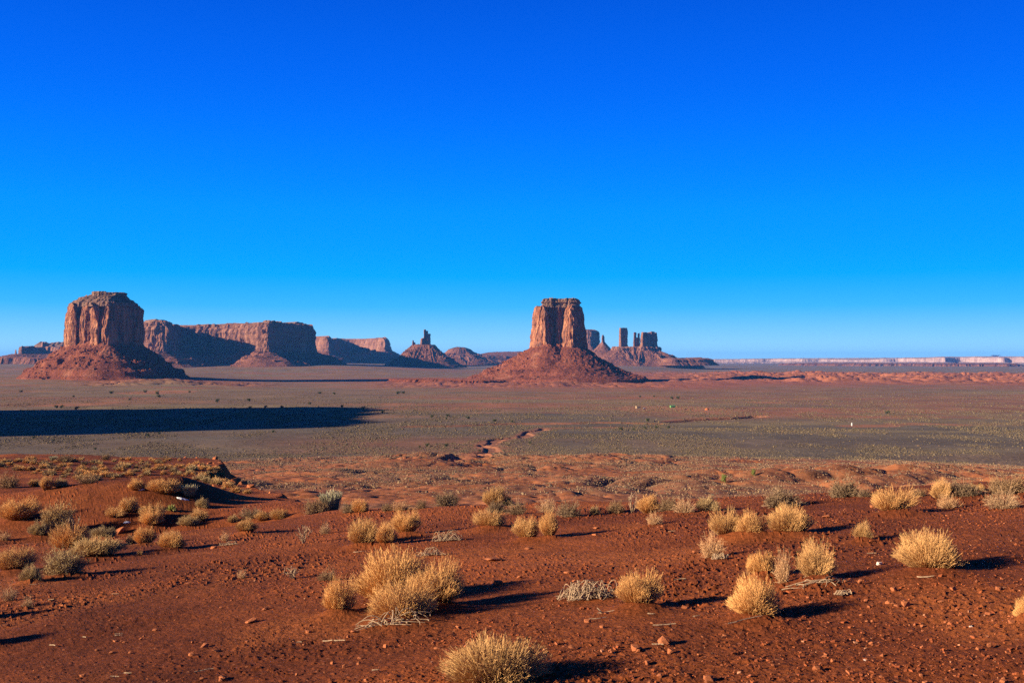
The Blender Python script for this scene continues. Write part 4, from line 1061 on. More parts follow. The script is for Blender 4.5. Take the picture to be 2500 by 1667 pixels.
def dome_lines(n, seed, k=5, r0=0.14, lo=8, spread=1.0, lob=0.16, straight=0.0, short=0.0):
    """Stems that fan out of one root crown; their tips make an uneven dome (half-width 1, height 1)."""
    rng = np.random.default_rng(seed)
    ph = rng.uniform(0, 2 * np.pi, n)
    ca = rng.uniform(0, 1, n) ** 0.75
    el_ = np.arcsin(np.clip(math.sin(math.radians(lo)) + (1 - math.sin(math.radians(lo))) * (1 - ca), 0, 1))
    el_ = el_ * (1 - straight) + (np.pi / 2 * 0.86) * straight
    ph0 = rng.uniform(0, 6, 6)
    env = 1 + lob * (np.sin(2 * ph + ph0[0]) * 0.5 + np.sin(3 * ph + ph0[1] + 2 * el_) * 0.6 + np.sin(5 * ph + ph0[2] - 4 * el_) * 0.5)
    L = env * (1.03 - 0.34 * rng.random(n) ** 1.7) * np.where(rng.random(n) < 0.05, rng.uniform(1.03, 1.16, n), 1)
    if short: L = L * np.where(rng.random(n) < short, rng.uniform(0.35, 0.8, n), 1)
    b0 = rng.uniform(0, 1, n) ** 0.5 * r0
    base = np.stack([b0 * np.cos(ph), b0 * np.sin(ph), np.full(n, -0.04)], 1)
    ph2 = ph + rng.normal(0, 0.12, n)
    tip = np.stack([np.cos(ph2) * np.cos(el_) * L * spread, np.sin(ph2) * np.cos(el_) * L * spread, np.sin(el_) * L + 0.02], 1)
    t = np.linspace(0, 1, k)[None, :, None]
    hz = t ** 0.92; up = t ** 1.06
    mid = rng.normal(0, 0.035, (n, 1, 3)) * np.sin(np.pi * t)
    P = base[:, None, :] + (tip - base)[:, None, :] * np.concatenate([hz, hz, up], -1) + mid
    P[:, :, 2] = np.maximum(P[:, :, 2], -0.04)
    return P

def branchlets(P, per, seed, l0, l1, ang=0.45, lo=0.5, k=2):
    rng = np.random.default_rng(seed)
    n, kk, _ = P.shape
    idx = np.repeat(np.arange(n), per)
    f = rng.uniform(lo, 0.98, len(idx)) * (kk - 1)
    i = np.minimum(f.astype(int), kk - 2); fr = (f - i)[:, None]
    b = P[idx, i] * (1 - fr) + P[idx, i + 1] * fr
    d = P[idx, -1] - P[idx, 0]; d /= np.linalg.norm(d, axis=1)[:, None] + 1e-9
    d = d + rng.normal(0, ang, d.shape); d[:, 2] += 0.12; d /= np.linalg.norm(d, axis=1)[:, None]
    L = rng.uniform(l0, l1, len(idx))[:, None]
    t = np.linspace(0, 1, k)[None, :, None]
    return b[:, None, :] + d[:, None, :] * L[:, None, :] * t

def plant_mesh(name, parts, mat, fit=False):
    V, Q, A = join(parts)
    if fit:                                  # half-width 1, height 1
        V = V / np.array([np.percentile(np.abs(V[:, 0]), 99.85), np.percentile(np.abs(V[:, 1]), 99.85), np.percentile(V[:, 2], 99.85)])
    return mesh_np(name, V, [Q], mat, {'stem': A})

def tubes(lines, r0, r1, sides=4):
    """lines: list of (k,3) arrays -> thin round sticks in one part mesh."""
    V, Q = [], []; o = 0
    for Ln in lines:
        Ln = np.asarray(Ln, float); k = len(Ln)
        T = np.gradient(Ln, axis=0); T /= np.linalg.norm(T, axis=1)[:, None] + 1e-9
        ref = np.array([0.3, 0.2, 0.93]) if abs(T[0, 2]) < 0.8 else np.array([1.0, 0, 0])
        a = np.cross(T, ref); a /= np.linalg.norm(a, axis=1)[:, None] + 1e-9
        b = np.cross(T, a)
        rr = (r0 + (r1 - r0) * np.linspace(0, 1, k))[:, None]
        ring = [Ln + rr * (a * math.cos(2 * math.pi * s / sides) + b * math.sin(2 * math.pi * s / sides)) for s in range(sides)]
        v = np.stack(ring, 1).reshape(-1, 3)
        i = (np.arange(k - 1) * sides)[:, None]; s = np.arange(sides)[None, :]; sn = (s + 1) % sides
        q = np.stack([i + s, i + sn, i + sides + sn, i + sides + s], -1).reshape(-1, 4) + o
        V.append(v); Q.append(q); o += len(v)
    return np.vstack(V), np.vstack(Q)

def stick_line(rng, L, k=7, wig=0.05, flat=True):
    d = rng.uniform(0, 2 * math.pi)
    t = np.linspace(0, 1, k)
    curve = rng.normal(0, 0.35)
    ang = d + curve * t
    st = L / (k - 1)
    P = np.zeros((k, 3))
    P[1:, 0] = np.cumsum(np.cos(ang[:-1]) * st); P[1:, 1] = np.cumsum(np.sin(ang[:-1]) * st)
    P += rng.normal(0, wig * L * 0.25, P.shape) * np.array([1, 1, 0.3 if flat else 1])
    return P

def root_sticks(seed, n=16, lo=0.35, hi=0.8):
    """Old bleached wood round the foot of a bush."""
    rng = np.random.default_rng(seed); L = []
    for _ in range(n):
        P = stick_line(rng, rng.uniform(lo, hi), 6, 0.08)
        d = P[-1] / (np.linalg.norm(P[-1]) + 1e-9)
        P = P + d * rng.uniform(0.0, 0.02)
        P[:, 2] = 0.015 + np.abs(P[:, 2]) + np.sin(np.linspace(0, 3.1, 6)) * rng.uniform(0, 0.10)
        L.append(P)
    return tubes(L, 0.009, 0.004)

LIB = {}
def lib(kind, i, make):
    """First of each look is built with its parts and parked as a prototype (parts only; no thing of its own)."""
    key = (kind, i)
    if key not in LIB: LIB[key] = make(i)
    return LIB[key]

def mk_dome(mat, n, per, w, lo=9, bfrom=0.68, lob=0.16, spread=1.0, short=0.1, bl=(0.10, 0.2), ang=0.4, wood=14, woodlen=(0.3, 0.75), brown=0, straight=0.0, k=5, r0=0.14):
    def f(i):
        sd = 1000 + i * 37 + n
        P = dome_lines(n, sd, k, r0, lo + 5 * (i % 3) if wood else lo, spread, lob * (1 + 0.25 * (i % 4)), straight, short)
        parts = [ribbons(P, w, w * 0.6, sd + 1, 0.0, 0.85)]
        if per: parts.append(ribbons(branchlets(P, per, sd + 2, bl[0], bl[1], ang, bfrom), w * 0.7, w * 0.5, sd + 3, 0.7, 1.0))
        out = [('stems', plant_mesh('stems', parts, mat, True))]
        if wood:
            v, q = root_sticks(sd + 5, wood, *woodlen)
            out.append(('woody_base', mesh_np('woody_base', v, [q], M_STICK)))
        return out
    return f

def mk_twiggy(mat, nb, ns, leaf, w=0.014, lo=6, wood=8, k=6, spread=1.0, leafmat=None):
    """Open crooked shrub: main branches, side twigs, small leaves."""
    def f(i):
        sd = 3000 + i * 53 + nb
        rng = np.random.default_rng(sd)
        P = dome_lines(nb, sd, k, 0.10, lo, spread, 0.25, 0.0, 0.2)
        P[:, 1:, :] += np.cumsum(rng.normal(0, 0.03, (nb, k - 1, 3)), 1)
        S = branchlets(P, ns, sd + 1, 0.16, 0.42, 0.75, 0.25, 3)
        S[:, 1:, :] += rng.normal(0, 0.02, S[:, 1:, :].shape)
        parts = [ribbons(P, w * 1.5, w * 0.8, sd + 2, 0, 0.6), ribbons(S, w * 0.8, w * 0.5, sd + 3, 0.4, 0.9)]
        if leaf:
            T = branchlets(S, leaf, sd + 4, 0.03, 0.08, 0.9, 0.15, 2)
            parts.append(ribbons(T, w * 1.1, w * 0.8, sd + 5, 0.7, 1.0))
        out = [('twigs', plant_mesh('twigs', parts, mat, True))]
        if wood:
            v, q = root_sticks(sd + 5, wood, 0.4, 0.9)
            out.append(('woody_base', mesh_np('woody_base', v, [q], M_STICK)))
        return out
    return f

MAKERS = {
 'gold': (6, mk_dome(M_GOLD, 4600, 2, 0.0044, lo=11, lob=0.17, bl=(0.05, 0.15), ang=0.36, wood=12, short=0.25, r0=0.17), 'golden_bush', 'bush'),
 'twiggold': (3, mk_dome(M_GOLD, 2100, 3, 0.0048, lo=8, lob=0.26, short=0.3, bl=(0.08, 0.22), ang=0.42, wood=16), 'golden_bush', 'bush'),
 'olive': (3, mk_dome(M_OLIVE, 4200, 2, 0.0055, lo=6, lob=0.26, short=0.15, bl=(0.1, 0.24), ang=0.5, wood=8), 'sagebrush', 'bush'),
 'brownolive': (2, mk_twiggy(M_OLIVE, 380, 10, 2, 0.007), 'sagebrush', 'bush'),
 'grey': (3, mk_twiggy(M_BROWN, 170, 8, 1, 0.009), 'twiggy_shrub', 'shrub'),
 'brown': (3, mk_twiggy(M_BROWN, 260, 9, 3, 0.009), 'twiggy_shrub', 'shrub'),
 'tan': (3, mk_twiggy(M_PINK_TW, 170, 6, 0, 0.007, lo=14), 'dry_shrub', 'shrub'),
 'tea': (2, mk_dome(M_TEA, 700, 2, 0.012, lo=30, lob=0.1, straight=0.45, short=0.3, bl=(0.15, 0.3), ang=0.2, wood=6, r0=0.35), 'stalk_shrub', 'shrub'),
}
# tiny far bushes: the same look with fewer, wider stems
LOMAKERS = {
 'gold': (3, mk_dome(M_GOLD, 380, 2, 0.026, lo=10, lob=0.2, wood=0, k=4)),
 'olive': (3, mk_dome(M_OLIVE, 320, 2, 0.028, lo=5, lob=0.26, wood=0, k=4)),
 'grey': (2, mk_twiggy(M_BROWN, 60, 6, 2, 0.03, wood=0, k=4)),
}

def place_plant(kind, i, px, py, w, h, label, group=None, lo=False, rng=random):
    x, y, z = spot(px, py)
    nvar, mk, *names = (LOMAKERS if lo else MAKERS)[kind]
    name, cat = MAKERS[kind][2:]
    parts = lib(('lo_' if lo else '') + kind, i % nvar, mk)
    hw = 0.5 * w / F * y; hh = h / F * y
    if kind in ('grey', 'brown', 'tan', 'brownolive') and not lo: hw *= 1.12; hh *= 1.25
    y2 = y + hw * 0.35                       # the photo's foot is the near side of the root crown
    x2 = x * y2 / y
    z2 = float(H(np.array([x2]), np.array([y2]), False)[0][0])
    z2 = z2 * 0.6 + z * 0.4 - 0.015
    hh = max(hh - (z2 - z) * 0.6, hh * 0.75) * 0.94
    if len(parts) == 1:
        r = link(name, parts[0][1])
    else:
        r = link(name, None); r.empty_display_size = 0.2
        for pn, me in parts: link(pn, me, r)
    r.location = (x2, y2, z2)
    r.rotation_euler = (rng.uniform(-.08, .08), rng.uniform(-.08, .08), rng.uniform(0, 6.28))
    r.scale = (hw * 1.04, hw * 1.04, hh * 1.0)
    tag(r, label, cat, group)
    return r

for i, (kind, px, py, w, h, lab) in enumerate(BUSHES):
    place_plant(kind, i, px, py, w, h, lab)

# small bushes dotted over the raised shelf on the left and down its broken edge
rs = random.Random(11)
n_small = 0; tries = 0
while n_small < 235 and tries < 2000:
    tries += 1
    px = rs.uniform(-10, 640); py = rs.uniform(1119, 1215)
    lim = np.interp(px, [0, 120, 400, 525, 560, 640], [1123, 1118, 1114, 1140, 1172, 1225])
    if py < lim + 2 or (px < 350 and py > 1186) or py > 1190 + (px - 350) * 0.12: continue
    x, y, z = spot(px, py)
    if y > 140 or y < 38: continue
    k = rs.random(); kind = 'gold' if k < 0.6 else ('olive' if k < 0.88 else 'grey')
    w = (rs.uniform(0.30, 0.75) if kind != 'gold' else rs.uniform(0.28, 0.65)) * F / y
    lab = {'gold': 'small straw gold bush among many dotting the raised red shelf at left',
           'olive': 'small olive bush among many dotting the raised red shelf at left',
           'grey': 'small dark grey shrub among many dotting the raised red shelf at left'}[kind]
    place_plant(kind, n_small, px, py, w, w * rs.uniform(0.45, 0.65), lab, 'small bushes on the raised red shelf', lo=True, rng=rs)
    n_small += 1

# ---- yuccas
def yucca_parts():
    rng = np.random.default_rng(5)
    n = 150
    ph = rng.uniform(0, 6.283, n); e = np.arcsin(rng.uniform(-0.05, 0.98, n))
    d = np.stack([np.cos(ph) * np.cos(e), np.sin(ph) * np.cos(e), np.sin(e)], 1) * rng.uniform(0.8, 1.0, n)[:, None]
    t = np.linspace(0, 1, 4)[None, :, None]
    P = np.array([0, 0, 0.12]) + d[:, None, :] * t
    a = plant_mesh('leaf_rosette', [ribbons(P, 0.05, 0.008, 3)], M_YUCCA)
    n = 70
    ph = rng.uniform(0, 6.283, n); e = rng.uniform(-0.15, 0.2, n)
    d = np.stack([np.cos(ph) * np.cos(e), np.sin(ph) * np.cos(e), np.sin(e)], 1) * rng.uniform(0.5, 0.9, n)[:, None]
    P = np.array([0, 0, 0.08]) + d[:, None, :] * t
    P[:, :, 2] = np.maximum(P[:, :, 2], 0.01)
    b_ = plant_mesh('dead_leaf_skirt', [ribbons(P, 0.04, 0.01, 4)], M_PINK_TW)
    return a, b_
yp = yucca_parts()
for px, py, w, h, lab in YUCCAS:
    x, y, z = spot(px, py)
    r = empty('yucca', (x, y, z), lab, 'yucca')
    link('leaf_rosette', yp[0], r); link('dead_leaf_skirt', yp[1], r)
    r.scale = (w / F * y * 0.55, w / F * y * 0.55, h / F * y * 0.85)

# ---- dead wood
for i, (px, py, w, h, lab, kind) in enumerate(DEAD):
    x, y, z = spot(px, py)
    rng = np.random.default_rng(700 + i)
    W = w / F * y; Hh = h / F * y
    L = []
    if kind == 'pile':
        dens = int(np.clip(40 * (Hh / W) / 0.35, 12, 80)) + (70 if i == 0 else 0)
        depth = max(W * 0.35, Hh)
        for _ in range(dens):
            P = stick_line(rng, rng.uniform(0.15, 0.7) * W, 8, 0.07)
            P -= P.mean(0)
            P[:, 1] *= 0.5
            cx_ = rng.normal(0, 0.2) * W; cy_ = rng.normal(0, 0.25) * depth
            arch = np.sin(np.linspace(0, math.pi, 8)) * rng.uniform(0, 1) ** 1.6 * Hh * 0.75
            P[:, 0] = np.clip(P[:, 0] + cx_, -W / 2, W / 2); P[:, 1] += cy_
            gz = H(x + P[:, 0], y + depth * 0.3 + P[:, 1], False)[0] - z
            P[:, 2] = gz + 0.012 + arch + np.abs(P[:, 2]) * 0.3
            P[:, 1] += depth * 0.3
            L.append(P)
        v, q = tubes(L, 0.0045, 0.0018)
    else:
        for _ in range(16):
            k = 8; t = np.linspace(0, 1, k)
            ph = rng.uniform(0, 6.28); bend = rng.normal(0, 0.8)
            out = rng.uniform(0.15, 1.0) * W * 0.5
            P = np.stack([np.cos(ph + bend * t) * out * t ** 0.8, np.sin(ph + bend * t) * out * t ** 0.8, Hh * rng.uniform(0.5, 1.0) * np.sin(t * rng.uniform(1.2, 2.3))], 1)
            P[1:] += np.cumsum(rng.normal(0, 0.012 * W, (k - 1, 3)), 0)
            P[:, 2] = np.maximum(P[:, 2], 0) - 0.01
            L.append(P)
            for _ in range(3):
                j = rng.integers(3, 7)
                d = P[j] - P[j - 1] + rng.normal(0, 0.05 * W, 3); d = d / (np.linalg.norm(d) + 1e-9)
                tt = np.linspace(0, 1, 4)[:, None]
                L.append(P[j] + d * tt * rng.uniform(0.15, 0.35) * Hh + rng.normal(0, 0.008 * W, (4, 3)) * tt)
        v, q = tubes(L, 0.004 * W / 0.3 + 0.001, 0.0016)
    o = link('dead_branches' if kind == 'pile' else 'dead_shrub', mesh_np('dead_branches', v, [q], M_STICK), None, (x, y, z))
    tag(o, lab, 'dead branches' if kind == 'pile' else 'dead shrub')

# ---- loose sticks
for i, (px, py, ln, sl_, lab) in enumerate(STICKS):
    x, y, z = spot(px, py)
    rng = np.random.default_rng(900 + i)
    Lm = ln / F * y; k = 9
    t = np.linspace(-0.5, 0.5, k)
    along_y = -sl_ * Lm * 2.2
    P = np.stack([t * Lm, t * along_y + rng.normal(0, 0.35) * Lm * (0.25 - t ** 2), np.zeros(k)], 1)
    P[:, :2] += rng.normal(0, 0.012 * Lm, (k, 2))
    P[:, 2] = H(x + P[:, 0], y + P[:, 1], True)[0] - z + 0.008
    P[:, 2] = np.convolve(np.pad(P[:, 2], 2, 'edge'), np.ones(5) / 5, 'valid') + 0.004
    Ls = [P]
    if 'forked' in lab:
        for sgn in (1, -1): Ls.append(np.stack([P[2, 0] - np.linspace(0, .3, 5) * Lm, P[2, 1] + sgn * np.linspace(0, .25, 5) * Lm, P[2, 2] + np.linspace(0, 0.03, 5)], 1))
    if 'pair' in lab: Ls.append(P + np.array([0.02, -0.05, 0.0]))
    v, q = tubes(Ls, 0.0045, 0.003, 5)
    tag(link('stick', mesh_np('stick', v, [q], M_STICK), None, (x, y, z)), lab, 'stick')

# ---- stones
def stone_mesh(seed, flat=0.6, n=16):
    rng = np.random.default_rng(seed)
    bm = bmesh.new()
    p = rng.normal(size=(n, 3)); p /= np.linalg.norm(p, axis=1)[:, None]
    p = np.clip(p * rng.uniform(0.8, 1.25, (n, 1)), -0.72, 0.72) / 0.72
    for a in p: bm.verts.new((a[0], a[1], a[2]))
    res = bmesh.ops.convex_hull(bm, input=bm.verts[:])
    bmesh.ops.delete(bm, geom=[g for g in res['geom_interior'] if isinstance(g, bmesh.types.BMVert)], context='VERTS')
    bmesh.ops.dissolve_limit(bm, angle_limit=0.25, verts=bm.verts[:], edges=bm.edges[:])
    bmesh.ops.bevel(bm, geom=bm.edges[:] + bm.verts[:], offset=0.05, segments=1, affect='EDGES', profile=0.5)
    me = bpy.data.meshes.new('stone'); bm.to_mesh(me); bm.free()
    me.materials.append(M_STONE)
    return me
STONES = [stone_mesh(40 + i) for i in range(14)]
for i, (px, py, w, rat, lab) in enumerate(ROCKS):
    x, y, z = spot(px, py)
    hw = 0.5 * w / F * y
    hh = hw * rat
    rng = random.Random(60 + i)
    o = link('stone', STONES[i % 14], None, (x, y + hw * 0.8, z + hh * 0.62))
    o.rotation_euler = (rng.uniform(-.2, .2), rng.uniform(-.2, .2), rng.uniform(0, 6.28))
    o.scale = (hw * 1.05, hw * rng.uniform(0.7, 0.95), hh)
    tag(o, lab, 'stone')
# more small stones, no two of which stand out
rs = random.Random(5); m = 0
while m < 150:
    px = rs.uniform(0, 2500); py = 1300 + 367 * rs.random() ** 0.8
    if px < 500 and py < 1430: continue
    x, y, z = spot(px, py)
    if y > 20: continue
    hw = rs.uniform(0.006, 0.015) * (1.6 if rs.random() < 0.10 else 1)
    hh = hw * rs.uniform(0.3, 0.8)
    o = link('stone', STONES[rs.randrange(14)], None, (x, y, z + hh * 0.6))
    o.rotation_euler = (rs.uniform(-.3, .3), rs.uniform(-.3, .3), rs.uniform(0, 6.28)); o.scale = (hw, hw * rs.uniform(.6, 1), hh)
    tag(o, 'one of many small red stone chips strewn over the bare foreground soil', 'stone', 'small stones strewn over the foreground soil')
    m += 1
for px, py, w, lab in ((2149, 1379, 14, 'pale whitish stone right of the twiggy gold bush'), (2372, 1531, 8, 'white pebble lower right of the loaf shaped stone'), (2112, 1612, 6, 'tiny white pebble above the long flat stone at lower right')):
    x, y, z = spot(px, py); hw = 0.5 * w / F * y
    o = link('stone', stone_mesh(77 + w), None, (x, y + hw, z + hw * 0.3)); o.scale = (hw, hw, hw * 0.6)
    o.data.materials[0] = M_WHITESTONE
    tag(o, lab, 'stone')

# ---- broken rock along the edge of the raised shelf
rs = random.Random(15); m = 0
BE = [(-27, 87), (-22.5, 80), (-20.5, 70), (-18.0, 60), (-13.5, 50), (-10.4, 42.5)]
while m < 70:
    i = rs.randrange(5); t = rs.random()
    x = BE[i][0] + (BE[i + 1][0] - BE[i][0]) * t + rs.gauss(0.2, 1.0); y = BE[i][1] + (BE[i + 1][1] - BE[i][1]) * t + rs.gauss(0, 0.5)
    z = float(H(np.array([x]), np.array([y]), False)[0][0])
    hw = 0.10 + 0.26 * rs.random() ** 2.5
    o = link('stone', STONES[rs.randrange(14)], None, (x, y, z + hw * 0.08))
    o.rotation_euler = (rs.uniform(-.3, .3), rs.uniform(-.3, .3), rs.uniform(0, 6.28)); o.scale = (hw * rs.uniform(.9, 1.6), hw, hw * rs.uniform(.4, .9))
    tag(o, 'one of many broken red rocks tumbled along the edge of the raised shelf at left', 'rock', 'broken rocks along the edge of the raised shelf')
    m += 1

# ---- gravel: chips nobody could count
def gravel():
    rng = np.random.default_rng(3)
    n = 40000
    D = 4.6 + 19 * rng.random(n) ** 1.25
    a = rng.uniform(-0.60, 0.60, n)
    x = a * D; y = D
    keep = (sdf_poly(x, y, BENCH) < -0.2)
    dens = n2(x / 1.3, y / 1.3, 91) + 0.6 * n2(x / 0.5, y / 0.5, 92)
    keep &= dens - 0.5 * sst(0.15, -0.35, n2(x / 2.6, y / 2.6, 78) + 0.5 * n2(x / 0.9, y / 0.9, 79)) + rng.normal(0, 0.35, n) > -0.1
    x, y = x[keep], y[keep]; n = len(x)
    z = H(x, y, True)[0]
    s = 0.003 + 0.009 * rng.random(n) ** 6 + 0.00025 * y * rng.random(n)
    cube = np.array([[-1, -1, -1], [1, -1, -1], [1, 1, -1], [-1, 1, -1], [-1, -1, 1], [1, -1, 1], [1, 1, 1], [-1, 1, 1]], float)
    P = cube[None] * rng.uniform(0.45, 1.25, (n, 8, 3)) * np.stack([s, s * rng.uniform(.6, 1, n), s * rng.uniform(.35, .8, n)], 1)[:, None, :]
    th = rng.uniform(0, 6.28, n); c, sn = np.cos(th), np.sin(th)
    tx = rng.normal(0, 0.35, n)
    X = P[..., 0] * c[:, None] - P[..., 1] * sn[:, None]; Y = P[..., 0] * sn[:, None] + P[..., 1] * c[:, None]
    Z = P[..., 2] + X * tx[:, None]
    V = np.stack([X + x[:, None], Y + y[:, None], Z + z[:, None] + (s * 0.35)[:, None]], -1).reshape(-1, 3)
    f = np.array([[0, 3, 2, 1], [4, 5, 6, 7], [0, 1, 5, 4], [1, 2, 6, 5], [2, 3, 7, 6], [3, 0, 4, 7]])
    q = (np.arange(n) * 8)[:, None, None] + f[None]
    pal = np.array([[0.24, 0.066, 0.024], [0.18, 0.048, 0.019], [0.31, 0.10, 0.042], [0.38, 0.17, 0.09]])
    col = pal[rng.choice(4, n, p=[.46, .36, .155, .025])] * rng.uniform(.7, 1.1, (n, 1))
    me = mesh_np('gravel', V, [q.reshape(-1, 4)], attr_mat('gravel_chips', 'chip'), {'chip': np.repeat(col, 8, 0)})
    tag(link('gravel', me), 'fine red gravel chips spread over the foreground soil', 'gravel', kind='stuff')
gravel()

# ---- low scrub of the plain and the badlands (one mass)
def scrub():
    rng = np.random.default_rng(8)
    n = 520000
    D = np.exp(rng.uniform(math.log(75), math.log(3300), n) * 0.55 + 0.45 * rng.uniform(math.log(500), math.log(2600), n))
    a = rng.uniform(-0.62, 0.62, n)
    x = a * D; y = D
    r = np.hypot(x, y); u = a
    edge_r = 79.0 * F / (np.interp(CX + u * F, EDGE_U, EDGE_Y) - HY)
    z, d, L = H(x, y, False)
    pl = sst(0.95, 1.05, r / edge_r)
    t = fbm2(x / 28, y / 28, 5, 83)
    prob = np.where(pl > 0.5, 0.62 + 1.3 * np.clip(n2(x / 30, y / 60, 95) + .7 * n2(x / 150, y / 140, 96), -0.45, 1), 0.42 - 1.15 * t)
    dw = seg_dist(x, y, WASH)
    prob = np.where(dw < 10, 0, prob); prob = np.where(np.abs(dw - 17) < 6, 1.2, prob)
    keep = (rng.random(n) < prob) & (d > 3) & ((r > 120) | (d > 8))
    x, y, z, r, pl, t = x[keep], y[keep], z[keep], r[keep], pl[keep], t[keep]
    n = len(x)
    s = rng.uniform(0.25, 0.6, n) * np.where(rng.random(n) < 0.09, rng.uniform(1.4, 2.3, n), 1) * np.clip(r / 1000, 0.34, 1.3)
    h = s * rng.uniform(0.7, 1.15, n)
    k = 5
    th = rng.uniform(0, 6.28, n)[:, None] + np.arange(k) * 2 * math.pi / k
    rad = s[:, None] * rng.uniform(0.7, 1.2, (n, k))
    ring = np.stack([x[:, None] + np.cos(th) * rad, y[:, None] + np.sin(th) * rad, np.broadcast_to((z - 0.1)[:, None], (n, k))], -1)
    mid = np.stack([x[:, None] + np.cos(th + .6) * rad * .8, y[:, None] + np.sin(th + .6) * rad * .8, z[:, None] + h[:, None] * rng.uniform(.45, .85, (n, k))], -1)
    apex = np.stack([x, y, z + h], -1)[:, None, :]
    V = np.concatenate([ring, mid, apex], 1).reshape(-1, 3)
    b = (np.arange(n) * (2 * k + 1))[:, None]
    j = np.arange(k)[None]; jn = (j + 1) % k
    q = np.stack([b + j, b + jn, b + k + jn, b + k + j], -1).reshape(-1, 4)
    tr = np.stack([b + k + j, b + k + jn, b + 2 * k + 0 * j], -1).reshape(-1, 3)
    pal = np.array([[0.125, 0.096, 0.058], [0.090, 0.070, 0.046], [0.165, 0.120, 0.064], [0.145, 0.095, 0.054], [0.175, 0.132, 0.068]])
    ci = rng.choice(5, n, p=[.38, .26, .17, .15, .04])
    pal2 = np.array([[0.22, 0.135, 0.075], [0.17, 0.095, 0.055], [0.26, 0.175, 0.10], [0.14, 0.10, 0.065], [0.12, 0.10, 0.07]])
    col = np.where((pl > 0.5)[:, None], pal[ci], pal2[ci]) * rng.uniform(.8, 1.2, (n, 1))
    me = mesh_np('shrubbery', V, [q, tr], attr_mat('valley_scrub', 'leaf'), {'leaf': np.repeat(col, 2 * k + 1, 0)})
    tag(link('shrubbery', me), 'low grey green scrub covering the valley floor and badlands', 'scrub', kind='stuff')
    print('scrub', n)
scrub()

# ---- junipers dotted over the plain
def crown_parts(seed, n, mat, name, leaf):
    rng = np.random.default_rng(seed)
    c = rng.normal(0, 0.33, (14, 3)) * np.array([1, 1, 0.6]) + np.array([0, 0, 0.58])
    c[:, 2] = np.clip(c[:, 2], 0.3, 0.85)
    P0 = c[rng.integers(0, 14, n)] + rng.normal(0, 0.17, (n, 3))
    d = rng.normal(size=(n, 3)); d /= np.linalg.norm(d, axis=1)[:, None]
    P = np.stack([P0 - d * leaf, P0 + d * leaf], 1)
    cr = plant_mesh('crown', [ribbons(P, leaf * 0.6, leaf * 0.35, seed + 1, 0.1, 1.0)], mat)
    t = np.linspace(0, 1, 6)
    Ls = [np.stack([0.04 * np.sin(t * 3), 0.03 * t, t * 0.55 - 0.05], 1)]
    for j in range(5):
        a = j * 1.3
        Ls.append(np.stack([0.03 + np.cos(a) * t * 0.3, np.sin(a) * t * 0.3, 0.15 + t * 0.45], 1))
    v, q = tubes(Ls, 0.05, 0.015, 5)
    return cr, mesh_np('trunk', v, [q], plain_mat('bark_' + name, (0.16, 0.11, 0.08)))
jp = [crown_parts(21 + i, 420, M_JUNIPER, 'juniper', 0.085) for i in range(2)]
gp = crown_parts(31, 700, M_GREENTREE, 'green', 0.06)
proto = []
for i in range(2):
    r = empty('juniper_tree', (0, 0, 0), 'small dark juniper tree dotted on the open valley floor', 'tree', 'dark junipers scattered over the valley floor')
    link('crown', jp[i][0], r); link('trunk', jp[i][1], r); proto.append(r)
JUN = [(52, 958), (187, 1000), (137, 997), (150, 996), (272, 962), (316, 977), (354, 959), (384, 963), (180, 970), (388, 970), (463, 959), (530, 982), (607, 980), (648, 996), (688, 998), (700, 999), (764, 1001), (610, 997), (780, 962), (816, 963), (835, 995), (886, 1000), (756, 988), (972, 962), (984, 961), (934, 1008), (1055, 1020), (1090, 1024), (1093, 1017), (1143, 1023), (1208, 1030), (1250, 1031), (1025, 1092), (1043, 1090), (1090, 1091), (1171, 1102), (1294, 1083), (389, 1060), (361, 1066), (667, 1056), (232, 1098), (83, 1070), (131, 1077), (1516, 1050), (1548, 1051), (1575, 1047), (1602, 1046), (1632, 1045), (1581, 1029), (2165, 1010), (2170, 1009), (1563, 970), (1597, 970), (1640, 974), (1655, 974)]
rs = random.Random(9)
for i, (px, py) in enumerate(JUN):
    x, y, z = spot(px, py)
    r = proto[i] if i < 2 else dup(proto[i % 2], (0, 0, 0), (0, 0, 0), (1, 1, 1))
    s = rs.uniform(4.2, 7.5) / F * y * 1.1
    r.location = (x, y, z); r.rotation_euler = (0, 0, rs.uniform(0, 6)); r.scale = (s * 0.75, s * 0.75, s * rs.uniform(.8, 1.1))
for px, py, h, lab in ((1769, 1177, 17, 'fresh green little tree in the red badlands, the larger of two'), (1841, 1160, 13, 'fresh green little tree in the red badlands, the smaller one farther right')):
    x, y, z = spot(px, py); s = h / F * y
    r = empty('green_tree', (x, y, z), lab, 'tree'); link('crown', gp[0], r); link('trunk', gp[1], r)
    r.scale = (s * 0.6, s * 0.6, s)

